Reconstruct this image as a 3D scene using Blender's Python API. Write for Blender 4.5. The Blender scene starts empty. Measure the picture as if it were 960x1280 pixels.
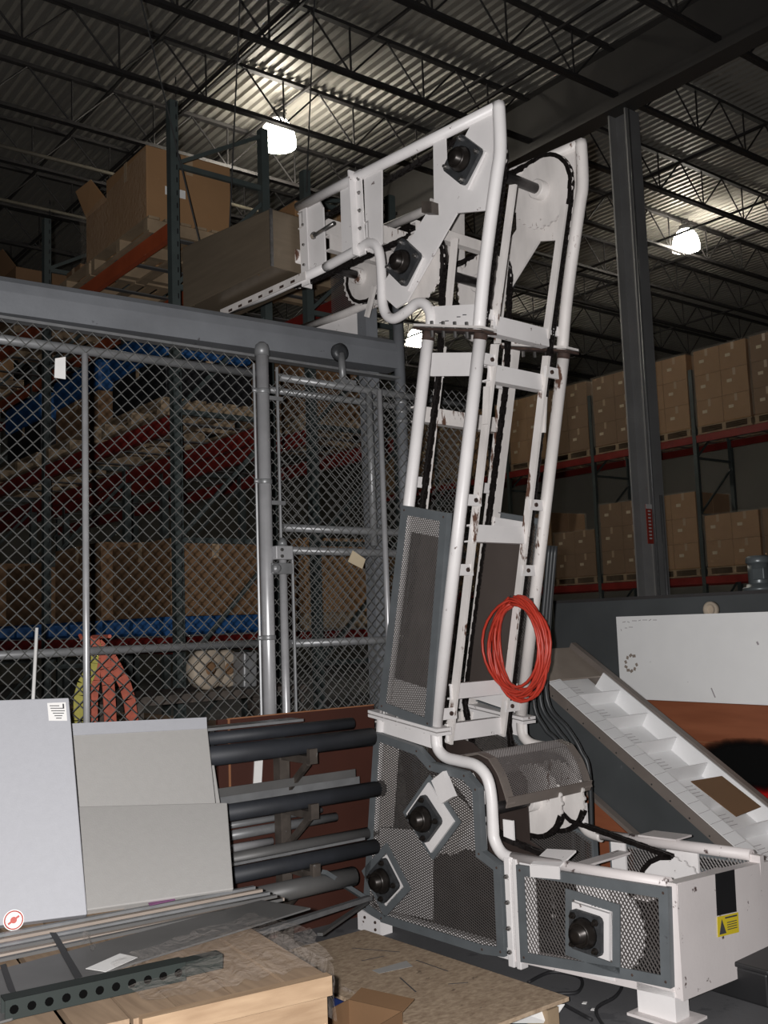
import bpy, bmesh, math, random
from mathutils import Vector as V, Matrix
random.seed(7)
D = bpy.data; SC = bpy.context.scene; COL = SC.collection
pi = math.pi

# ------------------------------------------------------------------ camera
YAW, PIT, ROLL, FPX = math.radians(51.94), math.radians(6.215), math.radians(2.032), 1271.0
CAM = V((0, 0, 1.55))
_fh = V((math.cos(YAW), math.sin(YAW), 0)); _r0 = V((math.sin(YAW), -math.cos(YAW), 0)); _z = V((0, 0, 1))
FW = _fh*math.cos(PIT) + _z*math.sin(PIT); _u0 = _r0.cross(FW)
RT = _r0*math.cos(ROLL) - _u0*math.sin(ROLL); UP = _u0*math.cos(ROLL) + _r0*math.sin(ROLL)
cam = D.cameras.new('camera'); camo = D.objects.new('camera', cam); COL.objects.link(camo)
cam.sensor_fit = 'VERTICAL'; cam.sensor_height = 36; cam.lens = 36*FPX/1280; cam.clip_start = .05; cam.clip_end = 200
mw = Matrix.Identity(4)
for i in range(3):
    mw[i][0], mw[i][1], mw[i][2], mw[i][3] = RT[i], UP[i], -FW[i], CAM[i]
camo.matrix_world = mw
SC.camera = camo

# ------------------------------------------------------------------ world, flash, exposure
w = D.worlds.new('world'); SC.world = w; w.use_nodes = True
w.node_tree.nodes['Background'].inputs[0].default_value = (.85, .9, 1, 1)
w.node_tree.nodes['Background'].inputs[1].default_value = .006
fl = D.lights.new('camera_flash', 'SPOT'); fl.energy = 930; fl.spot_size = math.radians(88); fl.spot_blend = .55
fl.shadow_soft_size = .02; fl.color = (1, .975, .97)
flo = D.objects.new('camera_flash', fl); COL.objects.link(flo)
fm = mw.copy(); fm.translation = CAM - RT*.075 + UP*.02; flo.matrix_world = fm
VS = SC.view_settings
VS.view_transform = 'Standard'; VS.look = 'None'; VS.exposure = 0; VS.gamma = 1; VS.use_curve_mapping = False

# pixel (960x1280 frame) -> point on a known plane
def ray(x, y): return FW + RT*((x-480)/FPX) - UP*((y-640)/FPX)
def onp(x, y, n, p):
    d = ray(x, y); n = V(n); return CAM + d*((V(p)-CAM).dot(n)/d.dot(n))
def onX(x, y, v): return onp(x, y, (1, 0, 0), (v, 0, 0))
def onY(x, y, v): return onp(x, y, (0, 1, 0), (0, v, 0))
def onZ(x, y, v): return onp(x, y, (0, 0, 1), (0, 0, v))

# ------------------------------------------------------------------ materials
MT = {}
def nd(nt, t, **k):
    n = nt.nodes.new(t)
    for a, b in k.items():
        if isinstance(a, str) and hasattr(n, a): setattr(n, a, b)
    return n
def mat(name, col, rough=.6, metal=0, var=.12, scale=6, col2=None, spot=None, spot_scale=20, spot_th=.62, bump=.0, bscale=60, stretch=(1, 1, 1), emis=None, estr=0, spec=.5):
    m = D.materials.new(name); m.use_nodes = True; nt = m.node_tree; L = nt.links.new
    bs = nt.nodes['Principled BSDF']
    bs.inputs['Roughness'].default_value = rough; bs.inputs['Metallic'].default_value = metal
    bs.inputs['Specular IOR Level'].default_value = spec
    tc = nd(nt, 'ShaderNodeTexCoord'); mp = nd(nt, 'ShaderNodeMapping'); L(tc.outputs['Object'], mp.inputs[0])
    mp.inputs['Scale'].default_value = stretch
    n1 = nd(nt, 'ShaderNodeTexNoise'); n1.inputs['Scale'].default_value = scale; n1.inputs['Detail'].default_value = 5
    L(mp.outputs[0], n1.inputs['Vector'])
    cr = nd(nt, 'ShaderNodeValToRGB'); L(n1.outputs['Fac'], cr.inputs[0])
    c2 = col2 or tuple(max(0, c*(1-var*2)) for c in col)
    cr.color_ramp.elements[0].position = .3; cr.color_ramp.elements[1].position = .7
    cr.color_ramp.elements[0].color = (*c2, 1); cr.color_ramp.elements[1].color = (*col, 1)
    out = cr.outputs[0]
    if spot:
        n2 = nd(nt, 'ShaderNodeTexNoise'); n2.inputs['Scale'].default_value = spot_scale; n2.inputs['Detail'].default_value = 7; n2.inputs['Roughness'].default_value = .65
        L(mp.outputs[0], n2.inputs['Vector'])
        r2 = nd(nt, 'ShaderNodeValToRGB'); L(n2.outputs['Fac'], r2.inputs[0])
        r2.color_ramp.elements[0].position = spot_th; r2.color_ramp.elements[1].position = spot_th+.03
        mx = nd(nt, 'ShaderNodeMix', data_type='RGBA'); L(r2.outputs[0], mx.inputs[0]); L(out, mx.inputs[6])
        mx.inputs[7].default_value = (*spot, 1); out = mx.outputs[2]
    L(out, bs.inputs['Base Color'])
    if bump:
        n3 = nd(nt, 'ShaderNodeTexNoise'); n3.inputs['Scale'].default_value = bscale; n3.inputs['Detail'].default_value = 4; L(mp.outputs[0], n3.inputs['Vector'])
        bp = nd(nt, 'ShaderNodeBump'); bp.inputs['Strength'].default_value = bump; bp.inputs['Distance'].default_value = .01
        L(n3.outputs['Fac'], bp.inputs['Height']); L(bp.outputs[0], bs.inputs['Normal'])
    if emis:
        bs.inputs['Emission Color'].default_value = (*emis, 1); bs.inputs['Emission Strength'].default_value = estr
    MT[name] = m; return m
def film(name, tint=(.9, .9, .92), fac=.12, rough=.12):
    m = D.materials.new(name); m.use_nodes = True; nt = m.node_tree; L = nt.links.new
    for n in list(nt.nodes): nt.nodes.remove(n)
    o = nd(nt, 'ShaderNodeOutputMaterial'); mx = nd(nt, 'ShaderNodeMixShader'); t = nd(nt, 'ShaderNodeBsdfTransparent'); g = nd(nt, 'ShaderNodeBsdfPrincipled')
    g.inputs['Base Color'].default_value = (*tint, 1); g.inputs['Roughness'].default_value = rough
    tc = nd(nt, 'ShaderNodeTexCoord'); n3 = nd(nt, 'ShaderNodeTexNoise'); n3.inputs['Scale'].default_value = 14; n3.inputs['Detail'].default_value = 5; n3.inputs['Distortion'].default_value = 1.5
    L(tc.outputs['Object'], n3.inputs['Vector'])
    bp = nd(nt, 'ShaderNodeBump'); bp.inputs['Strength'].default_value = .9; bp.inputs['Distance'].default_value = .03
    L(n3.outputs['Fac'], bp.inputs['Height']); L(bp.outputs[0], g.inputs['Normal'])
    mx.inputs[0].default_value = fac; L(t.outputs[0], mx.inputs[1]); L(g.outputs[0], mx.inputs[2]); L(mx.outputs[0], o.inputs[0])
    MT[name] = m; return m

mat('white_paint', (.80, .775, .765), .42, 0, .05, 5, spot=(.10, .06, .05), spot_scale=16, spot_th=.665, bump=.05)
mat('white_rust', (.78, .74, .71), .5, 0, .12, 9, spot=(.12, .06, .04), spot_scale=9, spot_th=.61, bump=.08, stretch=(1, 1, .35))
mat('white_tail', (.72, .67, .655), .5, 0, .06, 3, spot=(.09, .06, .055), spot_scale=13, spot_th=.635, bump=.05)
mat('grey_paint', (.125, .138, .146), .5, 0, .1, 10, spot=(.06, .06, .065), spot_scale=30, spot_th=.68)
mat('guard_mesh', (.10, .09, .085), .5, .2, .1, 8)
mat('guard_mesh_dark', (.13, .115, .11), .5, .2, .1, 8)
mat('shade_brown', (.065, .048, .042), .45, .1, .2, 4)  # dark brown standing in for the shade inside the guards
mat('brown_liner', (.11, .09, .08), .35, .2, .15, 2)
mat('bearing_iron', (.055, .058, .062), .45, .2, .2, 30, spot=(.22, .21, .2), spot_scale=45, spot_th=.68, bump=.2)
mat('bearing_hub', (.03, .025, .022), .35, .5, .2, 30)
mat('grease_chain', (.022, .018, .017), .35, .4, .3, 60)
mat('shaft_steel', (.06, .055, .055), .3, .7, .2, 30)
mat('stainless', (.22, .175, .125), .36, .4, .08, 3, stretch=(1, 1, 12))
mat('bolt_steel', (.35, .34, .33), .35, .9, .2, 30)
mat('rust_dark', (.07, .04, .03), .8, 0, .3, 30)
mat('galv', (.26, .265, .27), .42, .35, .12, 14)
mat('galv_bright', (.50, .50, .51), .33, .35, .08, 14)
mat('wire_galv', (.14, .14, .135), .5, .25, .12, 14)
mat('track_grey', (.20, .21, .225), .5, .1, .1, 5, spot=(.08, .08, .085), spot_scale=10, spot_th=.66, bump=.1)
mat('deck_metal', (.36, .345, .31), .5, .25, .08, .4)
mat('joist_paint', (.045, .042, .042), .6, 0, .15, 4)
mat('girder_paint', (.085, .08, .075), .6, 0, .1, 1)
mat('column_paint', (.32, .32, .32), .6, 0, .1, 2)
mat('concrete', (.115, .115, .12), .8, 0, .16, 1.6, spot=(.07, .07, .075), spot_scale=5, spot_th=.6, bump=.1)
mat('wall_grey', (.13, .125, .11), .8, 0, .05, 1)
mat('orange_beam', (.42, .085, .03), .5, 0, .12, 4)
mat('red_beam', (.22, .02, .015), .5, 0, .15, 4)
mat('green_upright', (.06, .075, .072), .55, 0, .12, 6)
mat('dark_green', (.007, .013, .011), .65, 0, .1, 8)
mat('cardboard', (.33, .185, .085), .8, 0, .06, 3, bump=.05)
mat('cardboard_dark', (.19, .105, .05), .8, 0, .06, 3, bump=.05)
mat('tape', (.42, .30, .19), .35, 0, .05, 5)
mat('paper', (.8, .79, .77), .7, 0, .03, 20)
mat('ink', (.06, .06, .065), .7, 0, .05, 20)
mat('pine', (.36, .25, .155), .8, 0, .12, 3, col2=(.26, .17, .10), stretch=(1, 14, 14), bump=.1)
mat('pine_x', (.32, .225, .145), .8, 0, .12, 3, col2=(.22, .15, .095), stretch=(14, 1, 14), bump=.1)
mat('pallet_wood', (.33, .24, .15), .8, 0, .2, 5, bump=.1)
mat('osb', (.47, .36, .25), .75, 0, .2, 38, col2=(.27, .19, .125), spot=(.17, .12, .08), spot_scale=16, spot_th=.63, bump=.15, stretch=(1, 1.8, 1))
mat('osb_edge', (.50, .36, .22), .8, 0, .15, 60)
mat('brown_board', (.06, .018, .011), .55, 0, .12, 3)
mat('brown_trim', (.30, .13, .06), .6, 0, .1, 6)
mat('plywood_red', (.30, .10, .045), .6, 0, .2, 2, col2=(.19, .055, .022), stretch=(1, .6, 5))
mat('foam_white', (.40, .405, .43), .75, 0, .02, 40, bump=.08, bscale=150)
mat('foam_grey', (.36, .35, .335), .75, 0, .02, 40, bump=.08, bscale=150)
mat('laminate', (.86, .86, .85), .4, 0, .02, 6, spot=(.55, .54, .53), spot_scale=6, spot_th=.7)
mat('black_pipe', (.03, .033, .04), .6, .0, .2, 8)
mat('rack_brown', (.12, .10, .085), .55, .3, .3, 10, spot=(.2, .19, .18), spot_scale=22, spot_th=.66)
mat('plate_grey', (.13, .128, .125), .5, .2, .12, 5)
mat('dark_panel', (.085, .092, .095), .5, .1, .15, 2, spot=(.12, .125, .13), spot_scale=4, spot_th=.68)
mat('belt_white', (.82, .82, .82), .45, 0, .02, 8)
mat('belt_frame', (.20, .17, .15), .5, .1, .1, 6)
mat('tan_plate', (.30, .25, .21), .6, 0, .08, 6)
mat('belt_line', (.36, .33, .34), .6, 0, .05, 8)
mat('red_hose', (.50, .045, .025), .42, 0, .1, 20)
mat('black_rubber', (.018, .018, .02), .6, 0, .1, 10)
mat('black_plastic', (.015, .015, .016), .45, 0, .1, 10)
mat('grey_hose', (.035, .038, .04), .45, 0, .1, 10)
mat('blue_bin', (.012, .075, .22), .5, 0, .1, 8)
mat('blue_tarp', (.02, .04, .16), .4, 0, .2, 12)
mat('orange_web', (.42, .10, .06), .7, 0, .15, 30)
mat('yellow_web', (.36, .33, .07), .7, 0, .1, 30)
mat('beige_fibre', (.42, .35, .27), .8, 0, .1, 12)
mat('yellow_label', (.72, .56, .03), .5, 0, .03, 8)
mat('red_paint', (.42, .02, .02), .5, 0, .1, 4)
mat('purple', (.35, .1, .3), .5)
mat('motor_grey', (.11, .125, .13), .35, .3, .08, 10)
mat('lamp_glow', (1, 1, 1), .5, 0, 0, 5, emis=(1, .93, .80), estr=34)
mat('lamp_body', (.12, .12, .12), .5, .3)
mat('pipe_cream', (.20, .18, .14), .6, 0, .1, 5)
mat('cable_dark', (.05, .05, .05), .6)
film('wrap_film', (.7, .6, .48), .13, .10)
film('clear_film', (.7, .62, .56), .10, .09)
mat('void_black', (.002, .002, .002), .9, spec=.05)
mat('sign_red', (.5, .06, .04), .5)
mat('tan_tag', (.62, .52, .36), .7)

# ------------------------------------------------------------------ mesh builder
def basis(d):
    d = d.normalized(); a = V((0, 0, 1)) if abs(d.z) < .9 else V((1, 0, 0))
    u = d.cross(a).normalized(); return u, d.cross(u).normalized()
class MB:
    def __init__(s): s.v = []; s.f = []
    def add(s, vs, fs):
        b = len(s.v); s.v += [V(p) for p in vs]; s.f += [tuple(b+i for i in f) for f in fs]; return s
    def prism(s, poly, vec):
        n = len(poly); vec = V(vec); a = [V(p) for p in poly]
        return s.add(a+[p+vec for p in a], [tuple(range(n))[::-1], tuple(range(n, 2*n))]+[(i, (i+1) % n, n+(i+1) % n, n+i) for i in range(n)])
    def box(s, c, sz, ax=None):
        c = V(c); ax = ax or (V((1, 0, 0)), V((0, 1, 0)), V((0, 0, 1)))
        hx, hy, hz = (V(ax[i])*(sz[i]/2) for i in range(3))
        return s.prism([c-hx-hy-hz, c+hx-hy-hz, c+hx+hy-hz, c-hx+hy-hz], hz*2)
    def b2(s, a, b):
        return s.box([(a[i]+b[i])/2 for i in range(3)], [abs(a[i]-b[i]) for i in range(3)])
    def bar(s, p0, p1, w_, h_, up=(0, 0, 1)):
        p0, p1 = V(p0), V(p1); d = (p1-p0).normalized(); u = d.cross(V(up))
        if u.length < 1e-4: u = basis(d)[0]
        u.normalize(); t = u.cross(d).normalized()
        return s.prism([p0-u*w_/2-t*h_/2, p0+u*w_/2-t*h_/2, p0+u*w_/2+t*h_/2, p0-u*w_/2+t*h_/2], p1-p0)
    def angle(s, p0, p1, leg, th, a, b):           # L profile, legs along a and b
        p0, p1, a, b = V(p0), V(p1), V(a).normalized(), V(b).normalized()
        return s.prism([p0, p0+a*leg, p0+a*leg+b*th, p0+a*th+b*th, p0+a*th+b*leg, p0+b*leg], p1-p0)
    def tube(s, p0, p1, r, n=10, r1=None): return s.path([p0, p1], r, n, r1=r1)
    def path(s, pts, r, n=8, closed=False, r1=None):
        pts = [V(p) for p in pts]; m = len(pts); vs = []; fs = []
        t0 = (pts[1]-pts[0]).normalized(); u, _ = basis(t0)
        for i in range(m):
            if closed: t = pts[(i+1) % m]-pts[i-1]
            else: t = pts[min(i+1, m-1)]-pts[max(i-1, 0)]
            t.normalize(); u = (u-t*u.dot(t)).normalized(); k = t.cross(u)
            rr = r if r1 is None else r+(r1-r)*i/(m-1)
            for j in range(n):
                a = 2*pi*j/n; vs.append(pts[i]+(u*math.cos(a)+k*math.sin(a))*rr)
        for i in range(m if closed else m-1):
            for j in range(n):
                a, b = i*n, ((i+1) % m)*n; fs.append((a+j, a+(j+1) % n, b+(j+1) % n, b+j))
        if not closed: fs += [tuple(range(n))[::-1], tuple(range((m-1)*n, m*n))]
        return s.add(vs, fs)
    def lathe(s, c, axis, prof, n=20):              # prof: (radius, distance along axis)
        c = V(c); ax = V(axis).normalized(); u, k = basis(ax); vs = []; fs = []; m = len(prof)
        for r, t in prof:
            for j in range(n):
                a = 2*pi*j/n; vs.append(c+ax*t+(u*math.cos(a)+k*math.sin(a))*max(r, 1e-4))
        for i in range(m-1):
            for j in range(n): fs.append((i*n+j, i*n+(j+1) % n, (i+1)*n+(j+1) % n, (i+1)*n+j))
        fs += [tuple(range(n))[::-1], tuple(range((m-1)*n, m*n))]
        return s.add(vs, fs)
    def build(s, name, m, parent=None, smooth=False, origin=None, bevel=0):
        me = D.meshes.new(name)
        if parent is not None: org = parent.get('_o') and V(parent['_o']) or V((0, 0, 0))
        elif origin is not None: org = V(origin)
        else:
            lo = [min(p[i] for p in s.v) for i in range(3)]; hi = [max(p[i] for p in s.v) for i in range(3)]
            org = V(((lo[0]+hi[0])/2, (lo[1]+hi[1])/2, lo[2]))
        me.from_pydata([p-org for p in s.v], [], s.f)
        bm = bmesh.new(); bm.from_mesh(me); bmesh.ops.recalc_face_normals(bm, faces=bm.faces); bm.to_mesh(me); bm.free()
        me.materials.append(MT[m])
        if smooth:
            for p in me.polygons: p.use_smooth = len(p.vertices) < 5
        o = D.objects.new(name, me); COL.objects.link(o)
        if parent is not None: o.parent = parent; o['_o'] = org[:]
        else: o.location = org; o['_o'] = org[:]
        if bevel:
            b = o.modifiers.new('bevel', 'BEVEL'); b.width = bevel; b.segments = 2; b.limit_method = 'ANGLE'; b.angle_limit = .7
        return o
def tag(o, label, cat, group=None, kind=None):
    o['label'] = label; o['category'] = cat
    if group: o['group'] = group
    if kind: o['kind'] = kind
    return o
def struct(o): o['kind'] = 'structure'; return o
def thing(name, loc, label, cat, group=None):
    o = D.objects.new(name, None); COL.objects.link(o); o.location = V(loc); o['_o'] = V(loc)[:]; o.empty_display_size = .1
    return tag(o, label, cat, group)
def dup(o, loc=None, rz=None, label=None, group=None, parent=None):
    c = o.copy(); COL.objects.link(c)
    if parent is not None: c.parent = parent
    else:
        if loc is not None: c.location = V(loc)
        if rz is not None: c.rotation_euler = (0, 0, rz)
        if label: c['label'] = label
        if group: c['group'] = group
    for ch in o.children: dup(ch, parent=c)
    return c
def wob(n, r, c, ax, seed=0): pass

# ================================================================== SETTING
Z = V((0, 0, 1))
JY0, JS = 8.47, 1.64; ZB, ZT = 8.70, 9.42
struct(MB().b2((-6, -3, -.15), (27, 34, 0)).build('floor', 'concrete'))
# corrugated roof deck: ribs run along Y
m = MB(); p = .152; x = -4.0; prof = []
while x < 27:
    prof += [(x, ZT+.02), (x+p*.36, ZT+.02), (x+p*.5, ZT+.06), (x+p*.86, ZT+.06)]; x += p
prof.append((x, ZT+.02))
vs = []; fs = []
for px, pz in prof: vs += [(px, -3, pz), (px, 34, pz)]
for i in range(len(prof)-1): fs.append((2*i, 2*i+1, 2*i+3, 2*i+2))
m.add(vs, fs); n0 = len(prof)
m.b2((-4, -3, ZT+.12), (27, 34, ZT+.2))
struct(m.build('ceiling', 'deck_metal'))
struct(MB().b2((27, -3, 0), (27.2, 34, 9.6)).build('wall_right', 'wall_grey'))
struct(MB().b2((-6, 34, 0), (27, 34.2, 9.6)).build('wall_back', 'wall_grey'))

# roof girder (solid web I-beam along Y) and H column
GX = 11.0
g = thing('roof_girder', (GX, 18, 8.5), 'deep dark steel plate girder carrying the roof joists over the column', 'girder')
MB().b2((GX-.012, -3, 8.52), (GX+.012, 34, 9.38)).build('web', 'girder_paint', g)
for z0, z1 in ((8.48, 8.52), (9.38, 9.41)): MB().b2((GX-.15, -3, z0), (GX+.15, 34, z1)).build('flange', 'girder_paint', g)
CX, CY = 11.12, 8.47
c = thing('steel_column', (CX, CY, 0), 'tall grey steel column standing behind the machine with a red notice', 'column')
for s in (-1, 1): MB().b2((CX-.15, CY+s*.14-.012, 0), (CX+.15, CY+s*.14+.012, 8.48)).build('flange', 'column_paint', c)
MB().b2((CX-.01, CY-.13, 0), (CX+.01, CY+.13, 8.48)).build('web', 'column_paint', c)
MB().b2((CX-.2, CY-.2, 0), (CX+.2, CY+.2, .025)).build('base_plate', 'column_paint', c)
MB().tube((CX-.13, CY-.185, 0), (CX-.13, CY-.185, 8.45), .016, 8).build('conduit', 'galv', c, True)
MB().tube((CX+.02, CY-.2, 0), (CX+.02, CY-.2, 3.1), .022, 8).build('conduit', 'galv', c, True)
q = onY(812, 655, CY-.155)
s_ = MB().b2((q.x-.06, CY-.16, q.z-.26), (q.x+.06, CY-.152, q.z+.26)).build('notice', 'sign_red', c)
for k in range(9): MB().b2((q.x-.025, CY-.163, q.z-.2+k*.045), (q.x+.025, CY-.160, q.z-.18+k*.045)).build('print', 'paper', s_)
MB().b2((q.x-.06, CY-.163, q.z+.2), (q.x+.06, CY-.160, q.z+.26)).build('print_band', 'paper', s_)

# open web joists along X
def joist(x0, x1, y, label, group, detail, loc_mesh={}):
    j = thing('roof_joist', (x0, y, ZB), label, 'joist', group)
    key = (x0, x1)
    if key not in loc_mesh:
        d = {}
        m = MB()
        for s in (-1, 1): m.b2((x0, y+s*.02-.02, ZT-.05), (x1, y+s*.02+.02, ZT))
        d['top_chord'] = m
        m = MB()
        for s in (-1, 1): m.b2((x0, y+s*.025-.022, ZB), (x1, y+s*.025+.022, ZB+.05))
        d['bottom_chord'] = m
        rods = []
        P = 1.25; n = int((x1-x0)/P)
        for i in range(n):
            a = x0+i*P
            rods += [((a, ZT-.03), (a+P/2, ZB+.03)), ((a+P/2, ZB+.03), (a+P, ZT-.03)), ((a+P/2, ZB+.03), (a+P/2, ZT-.03))]
        out = [('top_chord', d['top_chord'].build('top_chord', 'joist_paint', j)), ('bottom_chord', d['bottom_chord'].build('bottom_chord', 'joist_paint', j))]
        for (ax, az), (bx, bz) in rods:
            out.append(('web_rod', MB().tube((ax, y, az), (bx, y, bz), .014, 6).build('web_rod', 'joist_paint', j)))
        loc_mesh[key] = [(n_, o.data) for n_, o in out]
    else:
        for n_, me in loc_mesh[key]:
            o = D.objects.new(n_, me); COL.objects.link(o); o.parent = j
    return j
joist_words = {0: 'dark open-web roof joist meeting the top of the grey column'}
ORD = ['first', 'second', 'third', 'fourth', 'fifth', 'sixth', 'seventh', 'eighth', 'ninth', 'tenth', 'eleventh', 'twelfth']
for k in range(-1, 13):
    y = JY0+k*JS
    wk = 'just before the grey column joist' if k < 0 else ('meeting the grey column top' if k == 0 else '%s behind the grey column joist' % ORD[k-1])
    joist(2.0, GX-.02, y, 'dark roof joist, fence side of the girder, '+wk, 'roof joists above the fence', True)
    joist(GX+.02, 26.0, y, 'dark roof joist, carton side of the girder, '+wk, 'roof joists beyond the girder', True)
for x_, zz in ((5.66, ZT-.08), (6.79, ZT-.08), (7.97, ZT-.08), (6.2, ZB+.06), (9.6, ZB+.06), (9.9, ZT-.08)):
    tag(MB().b2((x_-.018, 5, zz-.018), (x_+.018, 33, zz+.018)).build('bridging_bar', 'joist_paint'), 'thin dark bridging bar running across the roof joists between fence and girder', 'bar', 'bridging bars above the fence')
for x_, zz in ((13.6, ZB+.06), (16.2, ZB+.06), (18.8, ZT-.08), (21.5, ZB+.06)):
    tag(MB().b2((x_-.018, 5, zz-.018), (x_+.018, 33, zz+.018)).build('bridging_bar', 'joist_paint'), 'thin dark bridging bar running across the joists beyond the girder', 'bar', 'bridging bars beyond the girder')
tag(MB().tube((3.0, 14.3, ZB-.12), (10.8, 14.3, ZB-.12), .03, 8).build('sprinkler_pipe', 'pipe_cream', smooth=True), 'thin cream sprinkler pipe running below the joists past the brighter lamp', 'pipe')
tag(MB().tube((4.0, 16.2, ZB-.10), (10.8, 16.2, ZB-.10), .03, 8).build('sprinkler_pipe', 'pipe_cream', smooth=True), 'thin cream pipe under the joists above the stacked cartons of the left rack', 'pipe')

# high bay lamps
def lamp(x, y, zc, label, watt, r=.27):
    t = thing('high_bay_lamp', (x, y, zc-.2), label, 'lamp', None)
    pr = [(r*1.0, -.20), (r*.99, -.12), (r*.93, -.02), (r*.80, .08), (r*.60, .16), (r*.45, .19)]
    me = MB(); n = 28; u = []
    for rr, tt in pr:
        for j in range(n): a = 2*pi*j/n; u.append((x+rr*math.cos(a), y+rr*math.sin(a), zc+tt))
    me.add(u, [(i*n+j, i*n+(j+1) % n, (i+1)*n+(j+1) % n, (i+1)*n+j) for i in range(len(pr)-1) for j in range(n)])
    me.build('reflector', 'lamp_glow', t, True)
    MB().lathe((x, y, zc-.08), Z, [(.05, 0), (.06, .1), (.04, .2), (.03, .27)], 12).build('bulb', 'lamp_glow', t, True)
    h = MB().lathe((x, y, zc+.18), Z, [(.12, 0), (.13, .03), (.11, .10), (.05, .13)], 16).build('ballast_housing', 'lamp_body', t, True)
    MB().path([(x, y, zc+.30), (x+.02, y, zc+.35), (x, y, zc+.37), (x-.02, y, zc+.34)], .008, 6).build('hook', 'lamp_body', h)
    cp = [(x+.05+.10*math.cos(a*1.3), y+.10*math.sin(a*1.3), zc+.26+.012*a) for a in range(14)]
    MB().path(cp, .009, 6).build('power_cord', 'cable_dark', t)
    li = D.lights.new('lamp_bulb', 'POINT'); li.energy = watt; li.shadow_soft_size = .12; li.color = (1, .93, .80)
    lo = D.objects.new('lamp_bulb', li); COL.objects.link(lo); lo.parent = t; lo.location = (0, 0, .02)
    return t
lamp(7.9, 12.35, 8.93, 'glowing high-bay lamp hung above the cartons of the left rack', 220)
lamp(16.9, 11.56, 8.9, 'glowing high-bay lamp hung above the wrapped cartons beyond the column', 150)
lamp(16.7, 19.7, 8.9, 'far glowing high-bay lamp seen beside the gate post and machine flange', 200)

# hanging wires near the bright lamp
for (a, b, zt) in (((186, 40), (255, 325), 9.3), ((300, 0), (287, 285), 9.3), ((393, 0), (383, 240), 9.3)):
    p1 = onY(*b, 6.55); top = onY(*a, 6.75)
    d_ = (top-p1); top = p1+d_*((ZT-p1.z)/d_.z)
    tag(MB().tube(top, p1, .006, 6).build('hanging_cable', 'cable_dark'), 'thin dark cable hanging from the roof down to the left rack', 'cable', 'cables above the left rack')

# ================================================================== Z-SHAPED CHAIN ELEVATOR
PS = math.radians(3.5)
EL = V((-math.sin(PS), math.cos(PS), 0)); EW = V((math.cos(PS), math.sin(PS), 0))
MO = onZ(848, 1280, 0); MO.z = 0
WD = .62
def MP(l, w_, z): return MO + EL*l + EW*w_ + Z*z
mach = thing('bucket_elevator', MP(.9, .3, 0), 'tall white Z-shaped chain elevator frame with grey mesh guards and sprockets', 'machine')
def mp(name, mb, m, par=None, smooth=False, bevel=0): return mb.build(name, m, par or mach, smooth, bevel=bevel)
def cF(z): return 1.254-.223*(z-1.057)
def cR(z): return 1.628-.228*(z-1.078)
def smooth_path(pts, k=4):
    out = []
    n = len(pts)
    for i in range(n-1):
        p0, p1, p2, p3 = V(pts[max(i-1, 0)]), V(pts[i]), V(pts[i+1]), V(pts[min(i+2, n-1)])
        for j in range(k):
            t = j/k
            out.append(.5*((2*p1)+(p2-p0)*t+(2*p0-5*p1+4*p2-p3)*t*t+(-p0+3*p1-3*p2+p3)*t**3))
    out.append(V(pts[-1])); return out
TR = .031
def hexbolt(par, l, w_, z, r=.011, ax=None):
    a = ax or -EW
    return mp('bolt', MB().lathe(MP(l, w_, z), a, [(r, 0), (r, .012), (r*.5, .013), (r*.5, .02)], 6), 'bolt_steel', par)
def prismLZ(pts, w_, th): return MB().prism([MP(l, w_, z) for l, z in pts], EW*th)

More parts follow.
